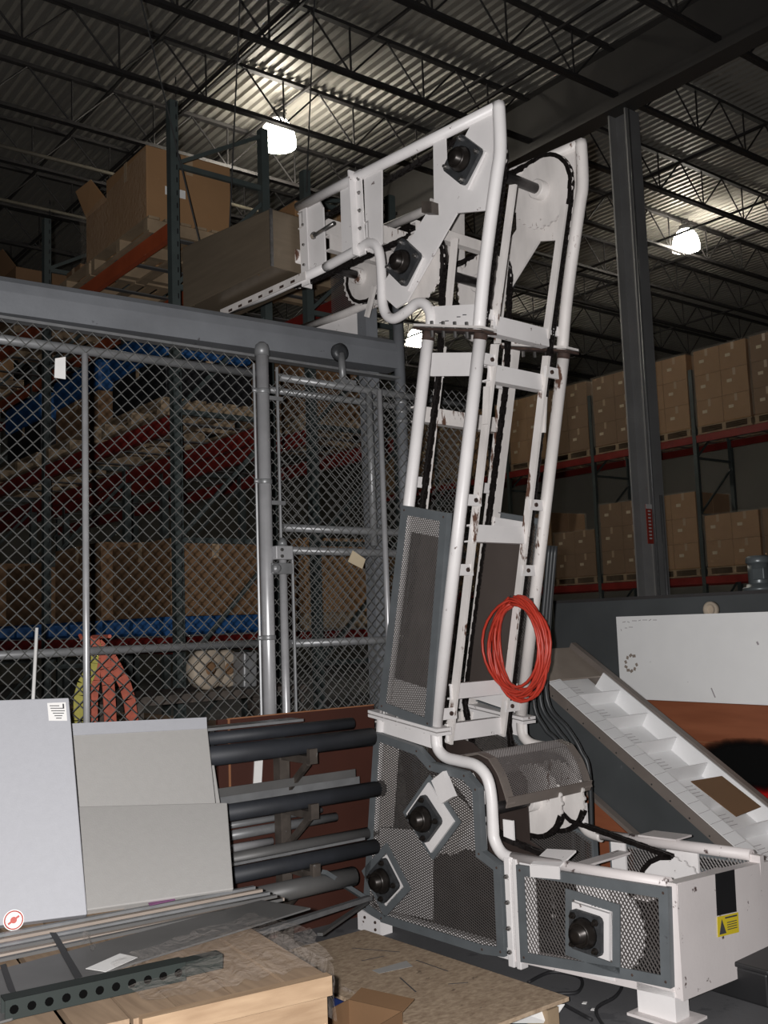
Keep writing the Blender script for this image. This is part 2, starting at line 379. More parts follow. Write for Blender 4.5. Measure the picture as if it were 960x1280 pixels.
for side, W0 in ((0, 0.0), (1, WD)):
    sg = -1 if side == 0 else 1                 # outward along W
    wm = 'white_paint' if side == 0 else 'white_rust'
    # --- column, lower section
    mp('front_post', MB().path([MP(cF(z), W0, z) for z in (1.05, 2.0, 2.90)], TR, 14), wm, smooth=True)
    if side == 0: mp('rear_post', MB().path([MP(cR(z), W0, z) for z in (1.06, 2.0, 2.99)], TR, 14), wm, smooth=True)
    else: mp('rear_post', MB().bar(MP(cR(.82), W0, .82), MP(cR(2.99), W0, 2.99), .07, .055, EW), 'white_rust')
    # rails (flat guide bars) inside
    wi = W0-sg*.118
    for nm, f_, z0, z1 in (('guide_rail', cF, .95, 2.86), ('guide_rail', cR, 1.0, 2.93)):
        rl = mp(nm, MB().bar(MP(f_(z0)+.012, wi, z0), MP(f_(z1)+.012, wi, z1), .016, .042, EL), 'white_rust')
        for zc in ((1.10, 1.79, 2.12, 2.78) if f_ is cF else (1.1, 2.25, 2.8)):
            mp('clip_bracket', MB().bar(MP(f_(zc), W0-sg*.02, zc), MP(f_(zc), wi-sg*.012, zc), .012, .055, Z), 'white_paint', rl)
            if f_ is cF: mp('clip_bolt', MB().lathe(MP(f_(zc)-.007, wi+sg*.03, zc), -EL, [(.011, 0), (.011, .008)], 8), 'rust_dark', rl)
    # rail splice plates
    mp('splice_plate', MB().bar(MP(cF(2.55)+.012, wi+sg*.02, 2.48), MP(cF(2.65)+.012, wi+sg*.02, 2.66), .012, .035, EL), 'white_rust')
    for f_ in (cF, cR): mp('rust_collar', MB().tube(MP(f_(2.86 if f_ is cF else 2.94), W0, 2.86 if f_ is cF else 2.94), MP(f_(2.9 if f_ is cF else 2.985), W0, 2.9 if f_ is cF else 2.985), TR+.002, 14), 'rust_dark', smooth=True)
    # --- flange plates at both ends of the column
    for zc in (2.985,):
        d = (V((0, 0, 0))+MP(1.245, 0, 3.022)-MP(.80, 0, 2.898))
        for dz in (0, -.018):
            mp('flange_plate', MB().prism([MP(.79, W0-.05, 2.893+dz), MP(1.25, W0-.05, 3.018+dz), MP(1.25, W0+.05, 3.018+dz), MP(.79, W0+.05, 2.893+dz)], Z*.012), 'white_rust' if dz == 0 else 'rust_dark')
        for k in range(4):
            t = .25+k*.17
            mp('bolt', MB().tube(MP(.79+.46*t, W0+sg*.03, 2.893+.125*t-.05), MP(.79+.46*t, W0+sg*.03, 2.893+.125*t+.03), .009, 6), 'bolt_steel')
    for dz in (0, .02):
        mp('flange_plate', MB().prism([MP(1.20, W0-.05, 1.005+dz), MP(1.70, W0-.05, 1.075+dz), MP(1.70, W0+.05, 1.075+dz), MP(1.20, W0+.05, 1.005+dz)], Z*.014), 'white_paint')
    for k in range(4):
        t = .2+k*.2
        mp('bolt', MB().tube(MP(1.2+.5*t, W0+sg*.03, 1.0+.07*t), MP(1.2+.5*t, W0+sg*.03, 1.06+.07*t), .009, 6), 'bolt_steel')
    mp('flange_web', prismLZ([(1.22, .93), (1.68, 1.0), (1.68, 1.075), (1.22, 1.005)], W0-.004, .008), 'white_paint')
    # side plates across the two posts
    if side == 0:
        mp('tie_plate', prismLZ([(1.175, 2.871), (.90, 2.81), (.925, 2.702), (1.195, 2.757)], .0, .012), 'white_paint')
        tp = mp('tie_plate', prismLZ([(1.174, 3.107), (.856, 3.035), (.863, 2.91), (1.2, 3.0)], .0, .012), 'white_paint')
        for k in range(5): mp('pencil_mark', MB().prism([MP(.93+k*.04, -.002, 3.0), MP(.955+k*.04, -.002, 3.005), MP(.955+k*.04, -.002, 3.010), MP(.93+k*.04, -.002, 3.004)], EW*.001), 'ink', tp) if k != 2 else None
    # --- upper head frame
    mp('head_post', MB().path(smooth_path([MP(.857, W0, 2.9), MP(.80, W0, 3.2), MP(.70, W0, 3.60), MP(.672, W0, 3.70), MP(.664, W0, 3.80), MP(.664, W0, 3.955)]), TR, 14), wm, smooth=True)
    mp('arm_tube', MB().path([MP(.655, W0, 3.94), MP(1.71, W0, 3.972), MP(2.24, W0, 3.985)], .028, 14), wm, smooth=True)
    mp('bent_tube', MB().path(smooth_path([MP(1.178, W0, 3.0), MP(1.178, W0, 3.07), MP(1.21, W0, 3.125), MP(1.27, W0, 3.148), MP(1.35, W0, 3.125), MP(1.44, W0, 3.112), MP(1.50, W0, 3.145), MP(1.53, W0, 3.22), MP(1.53, W0, 3.33), MP(1.533, W0, 3.44), MP(1.555, W0, 3.53), MP(1.62, W0, 3.572), MP(1.70, W0, 3.567), MP(2.0, W0, 3.55)], 4), .027, 12), wm, smooth=True)
    mp('arm_tube', MB().path([MP(1.95, W0, 3.552), MP(2.6, W0, 3.545), MP(3.05, W0, 3.56)], .026, 12), wm, smooth=True)
    # bearing cross plate
    A = [(1.101, 3.93), (1.018, 3.93), (1.02, 3.743), (.83, 3.93), (.70, 3.93), (.724, 3.536), (.762, 3.464), (.962, 3.518), (1.345, 3.172), (1.42, 3.161), (1.50, 3.235), (1.495, 3.333), (1.113, 3.631)]
    pa = mp('bearing_plate', prismLZ(A, W0-.006, .012), wm)
    mp('backing_slab', prismLZ([(1.02, 3.75), (.905, 3.885), (.74, 3.74), (.865, 3.60)], W0+sg*.018-.006, .012), wm, pa)
    mp('backing_slab', prismLZ([(1.46, 3.40), (1.33, 3.50), (1.19, 3.36), (1.31, 3.22)], W0+sg*.018-.006, .012), wm, pa)
    if side == 0:
        mp('clip_block', MB().box(MP(1.118, -.03, 3.59), (.05, .075, .06), (EW, (EL*.85+Z*.3).normalized(), Z)), 'rack_brown', pa)
    # arm verticals
    mp('end_angle', MB().angle(MP(2.225, W0, 3.50), MP(2.235, W0, 4.0), .07, .008, -EL, EW*(-sg)), wm)
    sp = mp('splice_angle', MB().angle(MP(1.70, W0, 3.52), MP(1.715, W0, 4.0), .055, .01, -EL, -EW*.9), wm)
    mp('side_plate', prismLZ([(1.645, 3.96), (1.50, 3.95), (1.52, 3.54), (1.60, 3.51), (1.645, 3.54)], W0, .01), wm)
    if side == 0:
        for zz in (3.58, 3.67, 3.77, 3.87, 3.95): hexbolt(sp, 1.675, -.004, zz, .011)
        for zz in (3.62, 3.74, 3.86): mp('bolt', MB().lathe(MP(2.19, -.002, zz), -EW, [(.008, 0), (.008, .01)], 6), 'bolt_steel')
    mp('strut_bar', prismLZ([(1.856, 3.97), (1.742, 3.97), (1.748, 3.58), (1.859, 3.58)], W0+.006, .01), wm)
    rp = mp('take_up_plate', prismLZ([(2.182, 3.975), (2.07, 3.975), (2.035, 3.92), (2.027, 3.60), (2.06, 3.57), (2.19, 3.57)], W0+.02, .012), wm)
    if side == 0:
        mp('adjusting_screw', MB().tube(MP(2.12, .015, 3.775), MP(1.93, .015, 3.79), .012, 8), 'bolt_steel', rp, True)
        mp('nut', MB().lathe(MP(2.125, .015, 3.775), -EL, [(.022, 0), (.022, .022)], 6), 'bolt_steel', rp)
    # --- lower housing frame
    mp('housing_tube', MB().path(smooth_path([MP(1.255, W0, 1.03), MP(1.253, W0, .95), MP(1.20, W0, .905), MP(1.10, W0, .893), MP(1.0, W0, .882), MP(.935, W0, .835), MP(.912, W0, .75), MP(.91, W0, .62), MP(.905, W0, .56), MP(.86, W0, .505), MP(.78, W0, .49)], 4), .027, 12), wm, smooth=True)
    mp('housing_tube', MB().path([MP(1.655, W0, 1.06), MP(1.72, W0, .6), MP(1.80, W0, .10)], .024, 10), wm, smooth=True)
    mp('bottom_rail', MB().bar(MP(1.83, W0, .085), MP(.80, W0, .085), .04, .05), wm)
    if side == 0:
        for lc, wdt in ((.812, .035), (.768, .026)): mp('joint_bar', MB().prism([MP(lc-wdt/2, -.03, .035), MP(lc+wdt/2, -.03, .035), MP(lc+wdt/2, -.03, .50), MP(lc-wdt/2, -.03, .50)], EW*.05), wm, bevel=.004)
        for zz in (.1, .2, .31, .42): hexbolt(mach, .812, -.03, zz, .01)
    # --- tail frame
    mp('tail_rail', MB().path([MP(.80, W0, .497), MP(.3, W0, .508), MP(.0, W0, .515)], .025, 12), 'white_tail', smooth=True)
    mp('tail_rail', MB().bar(MP(.80, W0, .085), MP(.0, W0, .125), .04, .05), 'white_tail')
    mp('tail_post', MB().bar(MP(-.005, W0, .10), MP(-.02, W0, .52), .05, .03, EW), 'white_tail')
    # feet
    fr = mp('foot', prismLZ([(-.005, .12), (.165, .12), (.165, .008), (-.005, .008)], W0-.02, .09), 'white_paint')
    mp('foot_plate', MB().prism([MP(-.05, W0-.06, 0), MP(.19, W0-.06, 0), MP(.19, W0+.12, 0), MP(-.05, W0+.12, 0)], Z*.01), 'white_tail', fr)
    f2 = mp('foot', prismLZ([(1.665, .075), (1.84, .105), (1.84, .0), (1.665, .0)], W0-.045 if side == 0 else W0-.03, .08), 'white_paint')
    if side == 0:
        for l_, z_ in ((1.70, .06), (1.70, .025), (1.78, .07)): mp('bolt', MB().lathe(MP(l_, -.046, z_), -EW, [(.008, 0), (.007, .006)], 6), 'rust_dark', f2)
    # bearings
    for k, (l_, z_, ang, out_) in enumerate(((.871, 3.743, 45, .03), (1.312, 3.366, 45, .03), (1.269, .623, 45, .075), (1.615, .279, 50, .045), (.351, .283, 4, .07))):
        wb = W0+sg*out_
        a0 = math.radians(ang); hs = .094 if k < 2 else (.084 if k < 4 else .078)
        bx = EL*math.cos(a0)+Z*math.sin(a0); bz = -EL*math.sin(a0)+Z*math.cos(a0)
        pts = []
        for cx_, cz_ in ((1, 1), (-1, 1), (-1, -1), (1, -1)):
            for t in (-1, 0, 1):
                an = math.atan2(cz_, cx_)+t*.65
                pts.append(MP(l_, wb, z_)+bx*(cx_*(hs-.022)+.022*math.cos(an))+bz*(cz_*(hs-.022)+.022*math.sin(an)))
        if side == 1 and k in (3,): continue
        be = mp('flange_bearing', MB().prism(pts, EW*(sg*.022)), 'bearing_iron')
        mp('bearing_hub', MB().lathe(MP(l_, wb+sg*.02, z_), EW*sg, [(.062, 0), (.06, .02), (.05, .032), (.05, .042), (.042, .042), (.04, .03), (.032, .03), (.032, .065), (.012, .065)], 20), 'bearing_hub', be, True)
        for cx_, cz_ in ((1, 1), (-1, 1), (-1, -1), (1, -1)):
            mp('flange_bolt', MB().lathe(MP(l_, wb+sg*.02, z_)+bx*(cx_*(hs-.022))+bz*(cz_*(hs-.022)), EW*sg, [(.014, 0), (.014, .012), (.008, .013), (.008, .024)], 6), 'bolt_steel' if k < 2 else 'bearing_hub', be)

# cross members between the two side frames
for (l_, z0, z1) in ((.845, 2.905, 2.997), (.895, 2.688, 2.772), (1.062, 1.925, 2.01), (1.245, 1.165, 1.24), (1.285, .96, 1.044)):
    mp('cross_channel', MB().prism([MP(l_, .10, z0), MP(l_-.0, .10, z1), MP(l_+.05, .10, z1), MP(l_+.05, .10, z1-.008), MP(l_+.008, .10, z1-.008), MP(l_+.008, .10, z0+.008), MP(l_+.05, .10, z0+.008), MP(l_+.05, .10, z0)], EW*(WD-.215)), 'white_paint')
for (l_, z0, z1) in ((1.66, .98, 1.05), (1.30, 2.55, 2.63), (1.62, 3.60, 3.70), (1.95, 3.64, 3.73), (2.2, 3.85, 3.95), (1.25, 3.52, 3.58)):
    mp('cross_channel', MB().prism([MP(l_, .0, z0), MP(l_, .0, z1), MP(l_+.045, .0, z1), MP(l_+.045, .0, z1-.008), MP(l_+.008, .0, z1-.008), MP(l_+.008, .0, z0+.008), MP(l_+.045, .0, z0+.008), MP(l_+.045, .0, z0)], EW*WD), 'white_rust')
for l_ in (.10, .62):
    mp('tail_stretcher', MB().prism([MP(l_, 0, .43), MP(l_+.07, 0, .43), MP(l_+.07, 0, .44), MP(l_, 0, .44)], EW*WD), 'white_tail')
# diagonal flat bars between head posts (inner guide)
for W0, sg in ((.0, -1), (WD, 1)):
    wi = W0-sg*.118
    mp('head_rail', MB().bar(MP(.862, wi, 2.95), MP(.70, wi, 3.60), .014, .04, EL), 'white_rust')
    mp('head_rail', MB().bar(MP(1.19, wi, 3.0), MP(1.10, wi, 3.46), .014, .04, EL), 'white_rust')
    mp('lug', MB().bar(MP(.86, W0-sg*.02, 3.0), MP(.86, wi, 3.0), .012, .05, Z), 'white_paint')

# sprockets and shafts
def sprocket(l_, w_, z_, r, n=26, hub=True, mm='white_rust'):
    pts = []
    for k in range(n):
        a = 2*pi*k/n
        for da, rr in ((-.32, r), (-.12, r*1.055), (.12, r*1.055), (.32, r)):
            t = a+da*2*pi/n; pts.append(MP(l_+rr*math.cos(t), w_-.006, z_+rr*math.sin(t)))
    s = mp('sprocket', MB().prism(pts, EW*.012), mm)
    if hub: mp('hub', MB().lathe(MP(l_, w_-.06, z_), EW, [(.045, 0), (.05, .005), (.05, .055), (.055, .06)], 18), mm, s, True)
    return s
def shaft(l_, z_, w0, w1, r=.027): mp('shaft', MB().tube(MP(l_, w0, z_), MP(l_, w1, z_), r, 14), 'shaft_steel', smooth=True)
N1, N2 = .055, .552
for w_ in (N1, N2):
    sprocket(.871, w_, 3.743, .185); sprocket(1.312, w_, 3.366, .185)
    sprocket(2.33 if w_ == N2 else 2.30, w_, 3.70, .165)
    sprocket(1.269, w_, .623, .18); sprocket(1.615, w_, .279, .15); sprocket(.351, w_, .283, .18, mm='white_paint')
    sprocket(.985, .38 if w_ == N1 else .55, .675, .165)
for l_, z_ in ((.871, 3.743), (1.312, 3.366), (1.269, .623), (1.615, .279), (.351, .283)): shaft(l_, z_, -.06, WD+.06)
shaft(2.32, 3.70, 0, WD); shaft(.985, .675, .03, WD-.03)

# roller chains (links strung along a path)
def chain(pts, w_):
    m = MB(); k = 0
    for (a, b) in zip(pts[:-1], pts[1:]):
        A_, B_ = MP(a[0], w_, a[1]), MP(b[0], w_, b[1]); n = max(1, int((B_-A_).length/.034)); d = (B_-A_)/n
        for i in range(n):
            off = .008 if k % 2 else .012
            for s in (-1, 1): m.bar(A_+d*(i-.05)+EW*(s*off), A_+d*(i+1.05)+EW*(s*off), .022, .005, EW)
            m.tube(A_+d*(i+.5)-EW*.012, A_+d*(i+.5)+EW*.012, .009, 5); k += 1
    return mp('roller_chain', m, 'grease_chain')
def arc(c, r, a0, a1, n=10): return [(c[0]+r*math.cos(math.radians(a0+(a1-a0)*i/n)), c[1]+r*math.sin(math.radians(a0+(a1-a0)*i/n))) for i in range(n+1)]
for w_ in (N1, N2):
    chain([(cF(1.05)+.03, 1.0), (.88, 2.9), (.70, 3.64)]+arc((.871, 3.743), .185, 195, 75)+[(2.28, 3.87)]+arc((2.3, 3.70), .165, 90, -90)+[(1.37, 3.54)]+arc((1.312, 3.366), .19, 75, 190)[::1]+[(cR(2.9)-.03, 2.8), (cR(1.1)-.03, 1.1), (1.50, .62), (1.47, .30)]+arc((1.615, .279), .15, 180, 270)[::-1][:1], w_)
    chain([(cF(1.05)+.03, 1.0), (1.26, .80), (.90, .56), (.35, .47)]+arc((.351, .283), .185, 90, -90)+[(1.6, .12)], w_)
    chain(arc((.985, .675), .17, 200, 330, 10), .38 if w_ == N1 else .55)

# expanded metal sheets: strands of a diamond lattice clipped to a polygon in a (u,v) plane
def inside(p, poly):
    x, y = p; r = False; n = len(poly)
    for i in range(n):
        (x0, y0), (x1, y1) = poly[i], poly[i-1]
        if (y0 > y) != (y1 > y) and x < (x1-x0)*(y-y0)/(y1-y0)+x0: r = not r
    return r
def expanded(f, poly, pu, pv, sw, nrm, holes=(), th=.0016):
    m = MB(); us = [p[0] for p in poly]; vs_ = [p[1] for p in poly]
    i0, i1 = int(min(us)/pu*2)-1, int(max(us)/pu*2)+1; j0, j1 = int(min(vs_)/pv*2)-1, int(max(vs_)/pv*2)+1
    for j in range(j0, j1+1):
        for i in range(i0, i1+1):
            if (i+j) % 2: continue
            for s in (-1, 1):
                a = (i*pu/2, j*pv/2); b = ((i+s)*pu/2, (j+1)*pv/2); c_ = ((a[0]+b[0])/2, (a[1]+b[1])/2)
                if not inside(c_, poly) or any(inside(c_, h) for h in holes): continue
                A_, B_ = f(*a), f(*b); d = (B_-A_).normalized(); nv = nrm(*c_); u = d.cross(nv).normalized()
                e = nv*(th*(1 if s > 0 else -1))
                m.add([A_-u*sw/2+e, A_+u*sw/2-e, A_+nv*th*2, B_-u*sw/2+e, B_+u*sw/2-e, B_+nv*th*2], [(0, 1, 4, 3), (1, 2, 5, 4), (2, 0, 3, 5)])
    return m
def offset_poly(poly, d):
    n = len(poly); out = []
    ar = sum(poly[i-1][0]*poly[i][1]-poly[i][0]*poly[i-1][1] for i in range(n)); sg = 1 if ar > 0 else -1
    for i in range(n):
        p0, p1, p2 = V(poly[i-1]).to_2d(), V(poly[i]).to_2d(), V(poly[(i+1) % n]).to_2d()
        e1, e2 = (p1-p0).normalized(), (p2-p1).normalized()
        n1, n2 = V((-e1.y, e1.x))*sg, V((-e2.y, e2.x))*sg
        b = (n1+n2); b.normalize(); k = d/max(.35, b.dot(n1)); out.append(tuple(p1+b*k))
    return out
def guard(poly, W0, sg, pu, pv, sw, border, meshmat, holes=(), fr='grey_paint', gm='guard_mesh'):
    inner = offset_poly(poly, border); n = len(poly)
    f = mp('guard_frame', MB(), fr) if False else None
    m = MB()
    for i in range(n):
        a, b, c_, d = poly[i], poly[(i+1) % n], inner[(i+1) % n], inner[i]
        m.prism([MP(p[0], W0, p[1]) for p in (a, b, c_, d)], EW*(sg*.006))
        m.prism([MP(p[0], W0, p[1]) for p in (a, b, offset_poly(poly, .005)[(i+1) % n], offset_poly(poly, .005)[i])], EW*(-sg*.03))
    for h in holes:
        ho = offset_poly(h, -.035); k = len(h)
        for i in range(k): m.prism([MP(p[0], W0, p[1]) for p in (h[i], h[(i+1) % k], ho[(i+1) % k], ho[i])], EW*(sg*.006))
    f = mp('guard_frame', m, fr)
    mp('mesh_screen', expanded(lambda l, z: MP(l, W0-sg*.003, z), offset_poly(poly, border*.7), pu, pv, sw, lambda u, v: EW*sg, holes=holes), gm, f)
    for i in range(n):
        a, b = V(inner[i]).to_2d(), V(inner[(i+1) % n]).to_2d(); o_ = V(poly[i]).to_2d(); mid = (a+o_)/2
        mp('rivet', MB().lathe(MP(mid.x, W0+sg*.006, mid.y), EW*sg, [(.006, 0), (.004, .003)], 6), 'rust_dark', f)
    return f
def sq(l_, z_, h, ang):
    a = math.radians(ang); return [(l_+h*(cx*math.cos(a)-cz*math.sin(a)), z_+h*(cx*math.sin(a)+cz*math.cos(a))) for cx, cz in ((1, 1), (-1, 1), (-1, -1), (1, -1))]
LG = [(1.664, 1.0), (1.345, .945), (1.255, .88), (1.03, .855), (.95, .79), (.945, .51), (.84, .465), (.84, .075), (.97, .06), (1.66, .068), (1.80, .105)]
TG = [(.745, .482), (-.02, .51), (-.005, .14), (.165, .13), (.745, .075)]
CG = [(1.393, 2.132), (1.075, 2.06), (1.25, 1.035), (1.625, 1.115)]
for side, W0, sg in ((0, -.038, -1), (1, WD+.038, 1)):
    guard(LG, W0, sg, .026, .0125, .0042, .04, 0, holes=(sq(1.269, .623, .105, 45), sq(1.615, .279, .095, 50)))
    guard(TG, W0, sg, .018, .026, .0046, .042, 0, holes=(sq(.351, .283, .10, 4),))
    guard(CG, W0, sg, .013, .021, .0036, .045, 0)
# white mounting pads seen behind the near bearings
mp('bearing_pad', prismLZ(sq(1.269, .623, .115, 45), -.055, .02), 'white_paint')
mp('bearing_pad', prismLZ([(1.17, .70), (1.23, .80), (1.15, .85), (1.09, .74)], -.07, .03), 'white_paint')
mp('bearing_pad', prismLZ(sq(1.615, .279, .085, 50), -.03, .012), 'white_paint')
mp('bearing_pad', prismLZ(sq(.351, .283, .092, 4), -.055, .015), 'white_paint')
for w0 in (-.02, WD+.02):                                   # flat bars behind the bearings carry the pads
    mp('bearing_bar', MB().bar(MP(.351, w0, .10), MP(.351, w0, .49), .16, .012, EW), 'white_paint')
    mp('bearing_bar', MB().bar(MP(.70, w0, .10), MP(.70, w0, .49), .08, .012, EW), 'white_paint')
# inner plates seen through the guards
def c7(pts): 
    out = []
    for x_, y_ in pts:
        q_ = onp(430+x_/3.31, 860+y_/3.31, EW, MO+EW*.035); out.append(((q_-MO).dot(EL), q_.z))
    return out
mp('inner_plate', prismLZ(c7([(115, 575), (330, 590), (425, 660), (365, 715), (365, 960), (200, 925), (108, 885)]), .035, .008), 'white_paint')
mp('inner_plate', prismLZ(c7([(160, 190), (225, 225), (200, 575), (125, 575)]), .035, .008), 'white_rust')
mp('inner_plate', prismLZ(c7([(440, 350), (530, 352), (578, 430), (590, 690), (470, 655), (540, 520)]), .035, .008), 'white_paint')
mp('inner_plate', prismLZ(c7([(618, 720), (668, 722), (668, 1060), (630, 1055)]), .035, .008), 'white_paint')
mp('shade_sheet', prismLZ([(1.62, 1.0), (1.30, .93), (1.20, .86), (1.02, .84), (.96, .78), (.96, .50), (.86, .46), (.86, .10), (1.70, .09)], .30, .006), 'shade_brown')  # added dark sheet, gives the housing interior its shade by colour
mp('shade_sheet', prismLZ([(.84, .40), (.02, .42), (.02, .15), (.84, .11)], .32, .006), 'shade_brown')  # added dark sheet for the shade behind the tail guard
for W0, w1 in ((.012, .02), (WD-.02, WD-.028)):
    mp('backing_sheet', prismLZ([(1.375, 2.10), (1.11, 2.04), (1.125, 1.94), (1.395, 2.0)], W0, .006), 'white_paint')
    mp('backing_sheet', prismLZ([(1.56, 1.27), (1.255, 1.21), (1.28, 1.06), (1.60, 1.13)], W0, .006), 'white_paint')
    mp('liner_sheet', prismLZ([(1.385, 2.02), (1.12, 1.96), (1.27, 1.16), (1.55, 1.22)], W0+(.05 if W0 < .3 else -.05), .005), 'brown_liner')
# hood over the tail sprockets
HC = (.99, .715)
def hoodp(t, w_):          # t in metres along the profile
    prof = [(1.10, .885), (1.0, .905), (.93, .885), (.875, .82), (.845, .75), (.82, .675)]
    ln = [0]
    for a, b in zip(prof[:-1], prof[1:]): ln.append(ln[-1]+math.hypot(b[0]-a[0], b[1]-a[1]))
    t = max(0, min(ln[-1]-1e-6, t))
    for i in range(len(prof)-1):
        if t <= ln[i+1]:
            k = (t-ln[i])/(ln[i+1]-ln[i]); return MP(prof[i][0]+(prof[i+1][0]-prof[i][0])*k, w_, prof[i][1]+(prof[i+1][1]-prof[i][1])*k+.03)
HL = .40
m = MB()
for w_ in (.035, WD-.02):
    pts = [hoodp(HL*k/16, w_) for k in range(17)]
    for a, b in zip(pts[:-1], pts[1:]): m.bar(a, b, .05, .006, (b-a).cross(EW))
m.bar(hoodp(HL-.01, .01), hoodp(HL-.01, WD), .05, .006, EL*.95+Z*.3); m.bar(hoodp(.01, .01), hoodp(.01, WD), .04, .006, Z)
hf = mp('hood_frame', m, 'belt_frame')
def hn(u, v):
    a, b = hoodp(v-.01, u), hoodp(v+.01, u); n_ = (b-a).cross(EW); n_.normalize(); return n_ if n_.dot(Z-EL) > 0 else -n_
mp('mesh_screen', expanded(lambda u, v: hoodp(v, u), [(.03, .01), (WD-.02, .01), (WD-.02, HL-.02), (.03, HL-.02)], .017, .0135, .0042, hn), 'guard_mesh_dark', hf)
mp('hood_bracket', MB().box(MP(.86, .05, .60), (.06, .01, .09), (EL, EW, Z)).box(MP(.86, WD-.05, .60), (.07, .02, .10), (EL, EW, Z)), 'white_paint')
# tail end plate with stickers
E0 = -.03
ep = mp('end_plate', MB().prism([MP(E0, -.02, .098), MP(E0, WD+.06, .07), MP(E0, WD+.07, .485), MP(E0, -.02, .525)], -EL*.012), 'white_tail')
mp('end_plate_lip', MB().prism([MP(E0, -.02, .515), MP(E0, WD+.07, .475), MP(E0, WD+.07, .485), MP(E0, -.02, .525)], EL*.04), 'white_tail', ep)
def onend(pts, t=.0135): return MB().prism([MP(E0-t, a, b) for a, b in pts], -EL*.001)
mp('dark_sticker', onend([(.253, .511), (.398, .503), (.393, .338), (.246, .352)]), 'black_plastic', ep)
yl = mp('warning_label', onend([(.245, .348), (.402, .334), (.398, .257), (.240, .272)], .0145), 'yellow_label', ep)
mp('warning_triangle', onend([(.252, .279), (.302, .275), (.275, .334)], .0158), 'ink', yl)
for k in range(4): mp('print_line', onend([(.312, .284+k*.009), (.385, .278+k*.009), (.385, .281+k*.009), (.312, .287+k*.009)], .0158), 'ink', yl)
mp('print_line', onend([(.30, .330), (.39, .322), (.39, .328), (.30, .336)], .0158), 'ink', yl)
mp('top_clip', MB().prism([MP(.50, -.045, .505), MP(.66, -.045, .49), MP(.66, .07, .535), MP(.50, .07, .55)], Z*.008).prism([MP(.50, -.05, .46), MP(.66, -.05, .445), MP(.66, -.05, .495), MP(.50, -.05, .513)], EW*.008), 'white_paint')
mp('far_clip', MB().prism([MP(.35, WD-.03, .53), MP(.55, WD-.03, .525), MP(.55, WD+.10, .525), MP(.35, WD+.10, .53)], Z*.008), 'white_tail')
# discharge box at the end of the arm
bx0, bx1 = 2.275, 3.27
db = mp('discharge_box', MB().prism([MP(bx0, -.17, 3.60), MP(bx1, -.17, 3.60), MP(bx1, -.17, 4.02), MP(bx0+.03, -.17, 3.95), MP(bx0, -.17, 3.945)], EW*.36), 'stainless', bevel=.006)
mp('box_seam', MB().bar(MP(bx0-.003, -.172, 3.60), MP(bx0-.003, -.172, 3.945), .02, .006, EL), 'bolt_steel', db)
for W0 in (-.03, WD+.03):
    sr = mp('slotted_rail', MB().angle(MP(2.15, W0, 3.565), MP(3.05, W0, 3.572), .045, .006, EW, -Z), 'white_rust')
    for k in range(7): mp('slot', MB().prism([MP(2.25+k*.11, W0-.002, 3.53), MP(2.29+k*.11, W0-.002, 3.53), MP(2.29+k*.11, W0-.002, 3.545), MP(2.25+k*.11, W0-.002, 3.545)], EW*.002), 'rust_dark', sr)
chp = mp('chute_plate', MB().prism([MP(2.45, WD+.02, 3.56), MP(3.25, WD+.02, 3.60), MP(3.2, WD+.02, 3.45), MP(2.5, WD+.02, 3.33)], EW*.008), 'white_paint')
for l_, z_ in ((2.6, 3.39), (2.85, 3.43), (3.1, 3.47)): mp('bolt', MB().lathe(MP(l_, WD+.02, z_), -EW, [(.014, 0), (.01, .01)], 8), 'rust_dark', chp)
mp('drop_strut', MB().bar(MP(2.08, WD*.7, 3.55), MP(2.16, WD*.7, 3.38), .03, .02, EW), 'white_rust')
mp('arm_screen', expanded(lambda l, z: MP(l, WD+.02, z), [(2.05, 3.55), (2.75, 3.55), (2.75, 3.9), (2.05, 3.9)], .02, .014, .0042, lambda u, v: EW), 'guard_mesh_dark')

# red air hose coil hung on the far front post
hc = MP(1.10, WD-.06, 1.395)
m = MB(); pts = []
NT = 15
for i in range(NT*26):
    a = 2*pi*i/26; t = i//26
    rx = .165+.028*math.sin(t*2.3+1)+.012*math.sin(a*2+t); rz = .235+.022*math.sin(t*1.7); dz = -.018*math.sin(t*1.1)
    # hangs from the top: loops gather there
    top_g = max(0, math.cos(a))**3
    pts.append(hc + EL*(-rx*math.sin(a)*(1-.12*top_g)+.01*math.sin(t*3)) + Z*(rz*math.cos(a)+dz*(1-top_g)+.01) + EW*(.0-.10-.028*math.sin(t*1.9+a*.5)-.006*t/3))
m.path(pts, .0075, 6)
hose = tag(m.build('air_hose', 'red_hose', smooth=True), 'coiled red air hose hanging on the rusty side post of the white elevator', 'hose')
tie_ = thing('hose_hook', MP(cF(1.63), WD-.03, 1.58), 'small dark hook clamp holding the red hose coil on the post', 'hook')
MB().path([MP(1.11, WD-.03, 1.62), MP(1.10, WD-.15, 1.625), MP(1.10, WD-.21, 1.66)], .007, 6).build('hook_rod', 'bolt_steel', tie_)
MB().box(MP(1.13, WD-.035, 1.62), (.05, .012, .06), (EL, EW, Z)).build('hook_plate', 'bolt_steel', tie_)

